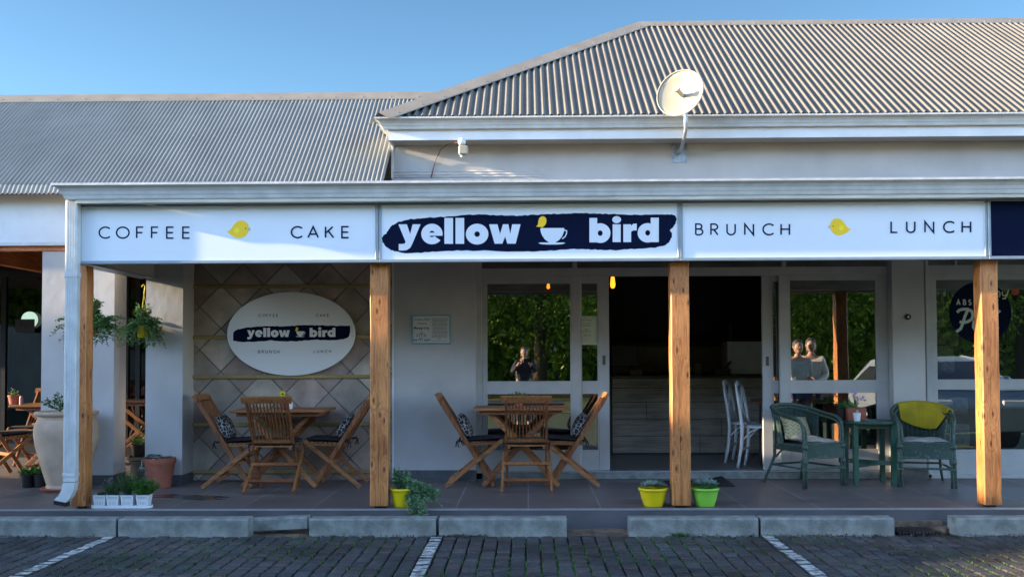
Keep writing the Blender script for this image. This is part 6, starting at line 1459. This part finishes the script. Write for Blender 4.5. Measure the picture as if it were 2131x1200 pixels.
for k in range(8): fm.leaf((x + random.gauss(0, .015), 2.93, .96 + random.gauss(0, .012)), (random.gauss(0, 1), -1, .3), .02, .014)
fm.build('petals', 'petal_w', p)
x = X(46, 2.9, 835); o = MB().lathe([(.022, .781), (.022, .86), (.015, .88), (.0, .88)], (x, 2.88, 0), 16, False).build('bottle', mat('pinkish bottle', (.35, .22, .2), .4), None); tag(o, 'small pinkish sauce bottle beside the pot on the far left table', 'bottle')
# green table plants
zt_ = tz + .001
a_, b_ = X(1763, 1.66, 860), X(1801, 1.66, 860); t = thing('planter_box', 'red brown rectangular planter with orchids on the green table', 'pot', ((a_ + b_) / 2, 1.70, zt_)); mb = MB(); mb.box(a_, b_, 1.64, 1.78, zt_, zt_ + .13); mb.box(a_ - .004, b_ + .004, 1.636, 1.784, zt_ + .11, zt_ + .128); mb.build('body', 'terracotta', t); MB().box(a_ + .006, b_ - .006, 1.65, 1.77, zt_ + .13, zt_ + .133).build('soil', 'soil', t)
p = thing('orchid', 'lilac orchid flowers with dark strap leaves in the rectangular planter', 'flower', ((a_ + b_) / 2, 1.70, zt_ + .13)); lm, sm_ = MB(), MB(); xm = (a_ + b_) / 2
for i in range(14): lm.leaf((xm + random.uniform(-.05, .05), 1.7 + random.uniform(-.03, .03), zt_ + .13), (random.gauss(0, 1), random.gauss(0, .6), .8), random.uniform(.08, .12), .03)
fm = MB()
for (dx, dz) in ((-.01, .23), (.0, .19), (-.04, .25), (.05, .17), (.07, .19), (.085, .165), (.01, .155), (-.03, .205)):
    sm_.tube([(xm, 1.7, zt_ + .13), (xm + dx * .5, 1.69, zt_ + .13 + dz * .6), (xm + dx, 1.66, zt_ + .05 + dz)], .0022, 5)
    for k in range(6): a = k * 1.047; fm.leaf((xm + dx, 1.655, zt_ + .05 + dz), (math.cos(a), -.4, math.sin(a)), .021, .014)
lm.build('foliage', 'leaf_mid', p); fm.build('petals', 'petal_p', p); sm_.build('stems', 'stem', p)
x = X(1788, 1.5, 860); o = MB(); pot(o, (x, 1.57), .030, .038, .085, .002, .006, 20, z0=zt_); t = thing('plant_pot', 'little white pot in front of the rectangular planter on the green table', 'pot', (x, 1.57, zt_)); o.build('body', 'white_plastic', t); MB().ball((x + .005, 1.57, zt_ + .095), (.014, .012, .022), 8, 6).build('sprout', 'urn', t)
x = X(1759, 1.6, 860); t = thing('plant_pot', 'black pot left of the rectangular planter on the green table', 'pot', (x, 1.72, zt_)); pot(MB(), (x - .005, 1.72), .035, .045, .13, .003, .01, 20, z0=zt_).build('body', 'black', t); p = thing('small_plant', 'dark twiggy plant with pale tips in the black pot on the green table', 'plant', (x, 1.72, zt_ + .12)); lm, sm_ = bush((x, 1.72, zt_ + .12), 20, .06, .1, .025, .012, dens=6); lm.build('foliage', 'leaf_dark', p); sm_.build('stems', 'stem', p)
# mat + puddle
a, b = X(1385, 1.75, 995), X(1512, 1.85, 995); mb = MB(); n = 16; vs = []
for i in range(n + 1):
    f = i / n; x = a + (b - a) * f; l = .055 * max(0, (f - .55) / .45) ** 1.0 if f < .93 else .05 * (1 - (f - .93) / .07 * .6); vs += [(x, 1.42, .006 + l * .2), (x, 1.90, .008 + l)]
mb.add(vs, [(2 * i, 2 * i + 2, 2 * i + 3, 2 * i + 1) for i in range(n)]); o = mb.build('door_mat', 'mat'); s_ = o.modifiers.new('s', 'SOLIDIFY'); s_.thickness = .006; tag(o, 'black rubber door mat with a lifted corner before the threshold', 'mat')
pm = bpy.data.materials.new('wet floor'); pm.use_nodes = True; pb = pm.node_tree.nodes['Principled BSDF']; pb.inputs['Base Color'].default_value = (.025, .022, .022, 1); pb.inputs['Roughness'].default_value = .04; M['wet'] = pm
mb = MB(); 
for (cx, cy, rx, ry) in ((-3.2, .78, .34, .10), (-3.02, .62, .2, .06), (-3.45, .9, .16, .05)): mb.poly([(cx + rx * math.cos(a) * (1 + .25 * math.sin(3 * a + cx)), cy + ry * math.sin(a) * (1 + .3 * math.cos(4 * a)), .0018 + .0004 * (cx + 3.5)) for a in [i * .2618 for i in range(24)]])
tag(mb.build('puddle', 'wet'), kind='structure')

# interior chairs and table
def bistro():
    t = thing('bistro_chair', 'x', 'chair')
    for s in (-1, 1):
        MB().tube([(-.24, s * .20, .0), (-.20, s * .19, .22), (-.19, s * .185, .45), (-.215, s * .18, .65), (-.25, s * .165, .84), (-.26, s * .13, .90)], [.018, .021, .022, .020, .018, .018], 8).build('leg', 'white_chair', t, smooth=True)
        MB().tube([(.20, s * .19, 0), (.17, s * .17, .44)], [.016, .02], 8).build('leg', 'white_chair', t, smooth=True)
    MB().tube([(-.26, -.14, .895), (-.275, -.07, .93), (-.28, 0, .94), (-.275, .07, .93), (-.26, .14, .895)], [.016, .026, .028, .026, .016], 8).build('top_rail', 'white_chair', t, smooth=True)
    for s in (-1, 1): MB().tube([(-.26, s * .13, .88), (-.235, s * .03, .72), (-.225, -s * .05, .62), (-.195, -s * .165, .47)], .014, 8).build('cross_splat', 'white_chair', t, smooth=True)
    MB().lathe([(.18, .44), (.205, .445), (.21, .465), (.19, .475), (0, .475)], (0, 0, 0), 28, False).build('seat', 'white_chair', t)
    MB().lathe([(.16, .476), (.17, .478), (0, .480)], (0, 0, 0), 24, False).build('seat_inlay', 'white_chair', t)
    for s in (-1, 1): MB().tube([(-.195, s * .185, .30), (-.10, s * .18, .40), (-.02, s * .17, .44)], .009, 6).build('brace', 'white_chair', t)
    MB().tube([(-.2, -.185, .2), (-.2, .185, .2)], .010, 6).build('stretcher', 'white_chair', t)
    return t
bc = bistro(); bc2 = copy_tree(bc); gb = 'white cross back chairs inside the doorway'
bc.location = (X(1550, 2.55, 900) + .20, 2.55, TH - .01); bc.rotation_euler = (0, 0, R(-24)); tag(bc, 'nearer white cross back chair inside the doorway, beside the sliding door', 'chair', gb)
bc2.location = (X(1526, 3.02, 900) + .20, 3.08, TH - .01); bc2.rotation_euler = (0, 0, R(-24)); tag(bc2, 'farther white cross back chair inside the doorway, nearer to the counter', 'chair', gb)
x = X(1600, 2.75, 832) + .12; t = thing('bistro_table', 'brown topped table on a black metal leg behind the right sliding door', 'table', (x, 2.8, TH)); zt2 = Z(833, 2.75)
MB().bbox(x - .25, x + .55, 2.5, 3.1, zt2 - .03, zt2, .004).build('tabletop', 'teakd', t); mb = MB(); xx = X(1584, 2.6, 900)
mb.tube([(xx - .01, 2.6, zt2 - .03), (xx - .012, 2.6, TH + .02), (xx + .03, 2.6, TH - .005), (xx + .3, 2.6, TH - .005)], .012, 8); mb.tube([(xx + .6, 2.6, zt2 - .03), (xx + .6, 2.6, TH - .005)], .012, 8); mb.build('leg', 'black', t)

# =================================================================== OUT OF FRAME: what the glass reflects and what shades the front
def tree(x, y, h, cr, seed, label, m='tree_leaf'):
    random.seed(seed); t = thing('tree', label, 'tree', (x, y, GZ), 'trees beyond the car park'); mb = MB(); tip = Vector((x + random.uniform(-.5, .5), y, h * .62)); mb.tube([(x, y, GZ - .1), (x + .1, y, h * .3), tip], [.28, .2, .1], 10)
    cl = []
    for i in range(38):
        a = random.uniform(0, 6.283); e = random.uniform(-1.1, 1.2); r = cr * random.uniform(.4, .95); q = Vector((x + r * math.cos(a) * math.cos(e), y + r * math.sin(a) * math.cos(e), h * .62 + r * .9 * math.sin(e))); cl.append(q)
        mb.tube([Vector((x + .1, y, h * .35)), (tip + q) / 2, q], [.09, .05, .02], 6)
    mb.build('trunk', 'bark', t, smooth=True); lm = MB()
    for q in cl:
        for k in range(330): d = Vector((random.gauss(0, 1), random.gauss(0, 1), random.gauss(0, .8))); d.normalize(); p = q + d * cr * .42 * random.random() ** .35; lm.leaf(p, d + Vector((0, 0, -.3)), random.uniform(.11, .20), .085)
    lm.build('crown', m, t); return t
TR = [(-9, -25, 9.5, 4.4), (-4.0, -22, 8.2, 3.9), (.4, -25, 9.5, 4.4), (4.6, -22, 8.0, 3.9), (9.2, -24, 9.5, 4.4), (13.6, -21, 8.0, 3.8), (18.2, -24, 9.2, 4.5), (23.5, -22, 8.6, 4.3), (29, -25, 9.5, 4.8)]
for i, (x, y, h, cr) in enumerate(TR):
    tree(x, y, h, cr, i + 1, ('leftmost tree', 'second tree', 'third tree', 'fourth tree', 'middle, fifth tree', 'sixth, lowest tree', 'seventh tree', 'eighth tree', 'rightmost tree')[i] + ' from the left in the row beyond the car park')
mb = MB(); random.seed(50)
for i in range(30000):
    x = random.uniform(-36, 40); top = 7.5 + .9 * math.sin(x * .8) + .4 * math.sin(x * 2.3); mb.leaf((x, -29 + random.uniform(-.6, .6), GZ + top * random.random() ** .7), (random.gauss(0, 1), random.gauss(.6, 1), random.gauss(0, 1)), .5, .35)
tag(mb.build('hedge', 'tree_leaf'), 'dark green hedge behind the row of trees beyond the car park', 'hedge', kind='stuff')  # added leaf wall: blocks horizon light and closes gaps in the reflections
mb = MB(); nx_, nz_ = 90, 12; vs = []
for i in range(nx_ + 1):
    for j in range(nz_ + 1):
        x = -40 + 85 * i / nx_; f = j / nz_; vs.append((x, -31.5 - 14 * f + .9 * math.sin(x * 1.3 + j * 2.1) + .5 * math.sin(x * 3.7 + j), GZ - .2 + 15 * f ** .8 + (.8 * math.sin(x * .9 + j) + .5 * math.sin(x * 2.9)) * (f > 0)))
mb.add(vs, [(i * (nz_ + 1) + j, (i + 1) * (nz_ + 1) + j, (i + 1) * (nz_ + 1) + j + 1, i * (nz_ + 1) + j + 1) for i in range(nx_) for j in range(nz_)])
M['wood_hill'] = mat('dark wooded hillside', (.05, .09, .02), .95, .7, 1.6, bump=1, bscale=4, detail=10); tag(mb.build('hill', 'wood_hill', smooth=True), kind='structure')  # unseen slope added as an opaque backdrop, hiding bright sky from the panes
t = thing('boundary_fence', 'low timber rail fence along the far side of the car park', 'fence', (0, -16, GZ)); mb = MB()
for i in range(24): mb.box(-24 + i * 2.4, -23.88 + i * 2.4, -16.06, -15.94, GZ, .75)
mb.build('posts', 'teakl', t); mb = MB(); mb.box(-25, 33, -15.93, -15.89, .5, .62); mb.box(-25, 33, -15.93, -15.89, .15, .27); mb.build('rails', 'teakl', t)
# unseen wing added, roofline shaped to throw shade on the lower front
t = thing('end_wing', 'gabled end wing of the shopping centre closing the car park on the left', 'building', (-22, -6, GZ))
mb = MB(); prf = [(-26, GZ - .1), (-26, 1.4), (-9, 2.6), (-4.2, 4.02), (-3.2, 4.14), (-2.6, 4.42), (-2.3, 4.60), (-1.9, 4.61), (-1.7, 4.62), (-1.5, 4.66), (-1.3, 4.80), (-1.1, 4.98), (-.6, 5.16), (.6, 4.4), (.6, GZ - .1)]
mb.poly([(-16, y, z) for y, z in prf], (-10, 0, 0)); mb.build('wall', 'wall', t); mb = MB()
for k in range(1, 12): (ya, za), (yb, zb) = prf[k], prf[k + 1]; mb.poly([(-15.97, ya, za + .002), (-15.97, yb, zb + .002), (-15.97, yb, zb + .05), (-15.97, ya, za + .05)], (-10.1, 0, 0))
mb.build('roof', 'roof', t)

# ---- people (seen as reflections in the panes)
def person(loc, rz, label, top, pose, bottom='jeans', hairlen=0, scale=1.0):
    """one continuous skinned figure facing +y before rotation"""
    root = thing('person', label, 'person', loc); J = {}; E = []
    def j(n, p, r): J[n] = (Vector(p) * scale, r * scale)
    j('pel', (0, 0, .95), .135); j('wai', (0, 0, 1.08), .125); j('che', (0, 0, 1.28), .145); j('nek', (0, .0, 1.45), .055); j('hd0', (0, .01, 1.54), .06); 
    for s, n in ((-1, 'l'), (1, 'r')):
        j('hip' + n, (s * .09, 0, .90), .095); j('kn' + n, (s * .10, .01, .50), .058); j('an' + n, (s * .105, -.02, .09), .040); j('to' + n, (s * .115, .13, .035), .034)
        j('sh' + n, (s * .17, 0, 1.40), .058)
        el, wr = pose[n]; j('el' + n, el, .041); j('wr' + n, wr[0], .028); j('hn' + n, wr[1], .034)
        E += [('pel', 'hip' + n), ('hip' + n, 'kn' + n), ('kn' + n, 'an' + n), ('an' + n, 'to' + n), ('che', 'sh' + n), ('sh' + n, 'el' + n), ('el' + n, 'wr' + n), ('wr' + n, 'hn' + n)]
    E += [('pel', 'wai'), ('wai', 'che'), ('che', 'nek'), ('nek', 'hd0')]
    def skin(names, edges, grow, name, m, parent, ycut=None):
        me = bpy.data.meshes.new(name); ns = list(names); me.from_pydata([J[k][0] for k in ns], [(ns.index(a), ns.index(b)) for a, b in edges], []); o = bpy.data.objects.new(name, me); C.objects.link(o)
        o.modifiers.new('sk', 'SKIN'); o.modifiers.new('su', 'SUBSURF').levels = 2; o.modifiers['su'].render_levels = 2
        for i, k in enumerate(ns): v = me.skin_vertices[0].data[i]; r = J[k][1] + grow; v.radius = (r * (1.25 if k in ('pel', 'wai', 'che') else 1), r * (.85 if k in ('pel', 'wai', 'che') else 1)); v.use_root = (i == 0)
        me.materials.append(M[m]); o.parent = parent; return o
    skin(J.keys(), E, 0, 'body', 'skin', root)
    tn = ['pel', 'wai', 'che', 'shl', 'shr', 'ell', 'elr', 'wrl', 'wrr']; skin(tn, [('pel', 'wai'), ('wai', 'che'), ('che', 'shl'), ('che', 'shr'), ('shl', 'ell'), ('shr', 'elr'), ('ell', 'wrl'), ('elr', 'wrr')], .017, 'shirt', top, root)
    bn = ['pel', 'hipl', 'hipr', 'knl', 'knr', 'anl', 'anr']; skin(bn, [('pel', 'hipl'), ('pel', 'hipr'), ('hipl', 'knl'), ('hipr', 'knr'), ('knl', 'anl'), ('knr', 'anr')], .013, 'trousers', bottom, root)
    LO = Vector(loc); hc = Vector((0, .02, 1.63)) * scale + LO; mb = MB(); mb.ball(hc, (.078, .095, .115), 20, 14); mb.ball(hc + Vector((0, .085, -.01)), (.014, .022, .022), 8, 6); mb.ball(hc + Vector((0, .045, -.075)), (.045, .04, .035), 12, 8)
    for s in (-1, 1): mb.ball(hc + Vector((s * .078, -.005, -.005)), (.012, .02, .03), 8, 6)
    hd_ = mb.build('head', 'skin', root, smooth=True)
    mb = MB()
    for s in (-1, 1): mb.ball(hc + Vector((s * .03, .086, .01)), (.011, .008, .007), 8, 6)
    mb.build('eyes', 'black', hd_); MB().ball(hc + Vector((0, .087, -.05)), (.024, .008, .007), 8, 5).build('mouth', 'terracotta', hd_)
    mb = MB(); mb.ball(hc + Vector((0, -.018, .028)), (.088, .098, .105), 18, 12)
    if hairlen: mb.ball(hc + Vector((0, -.06, -.08)), (.085, .05, .05 + hairlen), 14, 10)
    mb.build('hair', 'hair', hd_, smooth=True)
    for n in 'lr':   # fingers
        h = J['hn' + n][0] + LO; d = (h - J['wr' + n][0] - LO).normalized(); u = d.orthogonal().normalized(); mb = MB()
        for q in range(4): b = h + d * .02 + u * (q - 1.5) * .017; L = (.065, .075, .07, .055)[q]; mb.tube([b, b + d * L * .5 + Vector((0, .012, 0)), b + d * L * .8 + Vector((0, .035, 0))], [.0085, .008, .006], 7)
        mb.tube([h - d * .02 + u * .03, h + u * .05 + d * .015, h + u * .045 + d * .045], [.010, .009, .007], 7); mb.build('fingers', 'skin', root, smooth=True)
    root.rotation_euler = (0, 0, rz); return root
rest = {'l': ((-.23, -.02, 1.13), ((-.22, .10, .90), (-.21, .13, .83))), 'r': ((.23, -.02, 1.13), ((.22, .10, .90), (.21, .13, .83)))}
hug = {'l': ((-.25, .02, 1.15), ((-.10, .20, 1.10), (-.03, .24, 1.10))), 'r': ((.25, .02, 1.15), ((.10, .18, 1.05), (.02, .22, 1.04)))}
photo = {'l': ((-.24, .12, 1.22), ((-.13, .29, 1.36), (-.09, .32, 1.42))), 'r': ((.24, .12, 1.22), ((.13, .29, 1.36), (.09, .32, 1.42)))}
person((4.72, -3.75, GZ), R(12), 'person in a cream jacket smiling beside another, seen in the right window reflection', 'shirt_cream', hug, hairlen=.04, scale=1.02)
person((4.46, -3.60, GZ), R(-6), 'person in a grey green shirt leaning on the one in the cream jacket', 'shirt_grey', rest, scale=1.0)
person((-.08, -9.05, GZ), 0, 'person in a dark jacket holding up a phone, reflected in the left window', 'shirt_dark', photo, hairlen=.03, scale=.97)
tag(MB().bbox(-.10, .06, -8.66, -8.65, 1.19, 1.27, .003).build('phone', 'black'), 'black phone held sideways by the person in the dark jacket', 'phone')
# ---- parked car
def car(x, y, rz, label):
    t = thing('parked_car', label, 'car', (x, y, GZ)); W_ = .86
    prof = [(-2.05, .35), (-2.1, .62), (-2.0, .88), (-1.75, .98), (-1.15, 1.02), (-.55, 1.40), (.10, 1.47), (.75, 1.40), (1.35, 1.06), (2.0, .96), (2.15, .70), (2.1, .32), (1.72, .30), (1.62, .52), (1.35, .62), (1.08, .52), (.98, .30), (-.98, .28), (-1.08, .50), (-1.35, .60), (-1.62, .50), (-1.72, .30)]
    from mathutils.geometry import tessellate_polygon
    tris = tessellate_polygon([[Vector((0, a, b)) for a, b in prof]]); vs = []; fs = []; n = len(prof)
    def wd(z): return W_ - max(0, z - .95) * .38
    for s in (-1, 1): vs += [(x + s * wd(b), y + a, GZ + b) for a, b in prof]
    fs += [tuple(tr) for tr in tris] + [tuple(i + n for i in tr[::-1]) for tr in tris] + [(i, (i + 1) % n, (i + 1) % n + n, i + n) for i in range(n)]
    MB().add(vs, fs).build('body', 'car_paint', t, bevel=.03)
    def pane(nm, q): MB().poly([(x + a, y + b, GZ + c) for a, b, c in q], (0, 0, 0)).build(nm, 'car_glass', t)
    pane('windscreen', [(-.68, 1.30, 1.10), (.68, 1.30, 1.10), (.60, .80, 1.385), (-.60, .80, 1.385)])
    for s in (-1, 1):
        pane('side_window', [(s * (wd(1.05) + .006), 1.1, 1.05), (s * (wd(1.36) + .006), .72, 1.36), (s * (wd(1.38) + .006), -.45, 1.36), (s * (wd(1.05) + .006), -1.0, 1.05)])
        for yy in (1.35, -1.35):
            mb = MB(); mb.tube([(x + s * .66, y + yy, GZ + .31), (x + s * .87, y + yy, GZ + .31)], .31, 24); wl = mb.build('wheel', 'rubber', t); MB().tube([(x + s * .86, y + yy, GZ + .31), (x + s * .878, y + yy, GZ + .31)], .19, 20).build('rim', 'galv', wl)
        MB().bbox(x + s * .55 - .17, x + s * .55 + .17, y + 2.08, y + 2.14, GZ + .66, GZ + .80, .02).build('headlight', 'white_plastic', t)
        MB().ball((x + s * .98, y + .95, GZ + 1.08), (.10, .06, .07), 12, 8).build('wing_mirror', 'car_paint', t, smooth=True)
    return t
car(6.9, -4.6, 0, 'silver hatchback parked facing the verandah, reflected in the pet shop window')
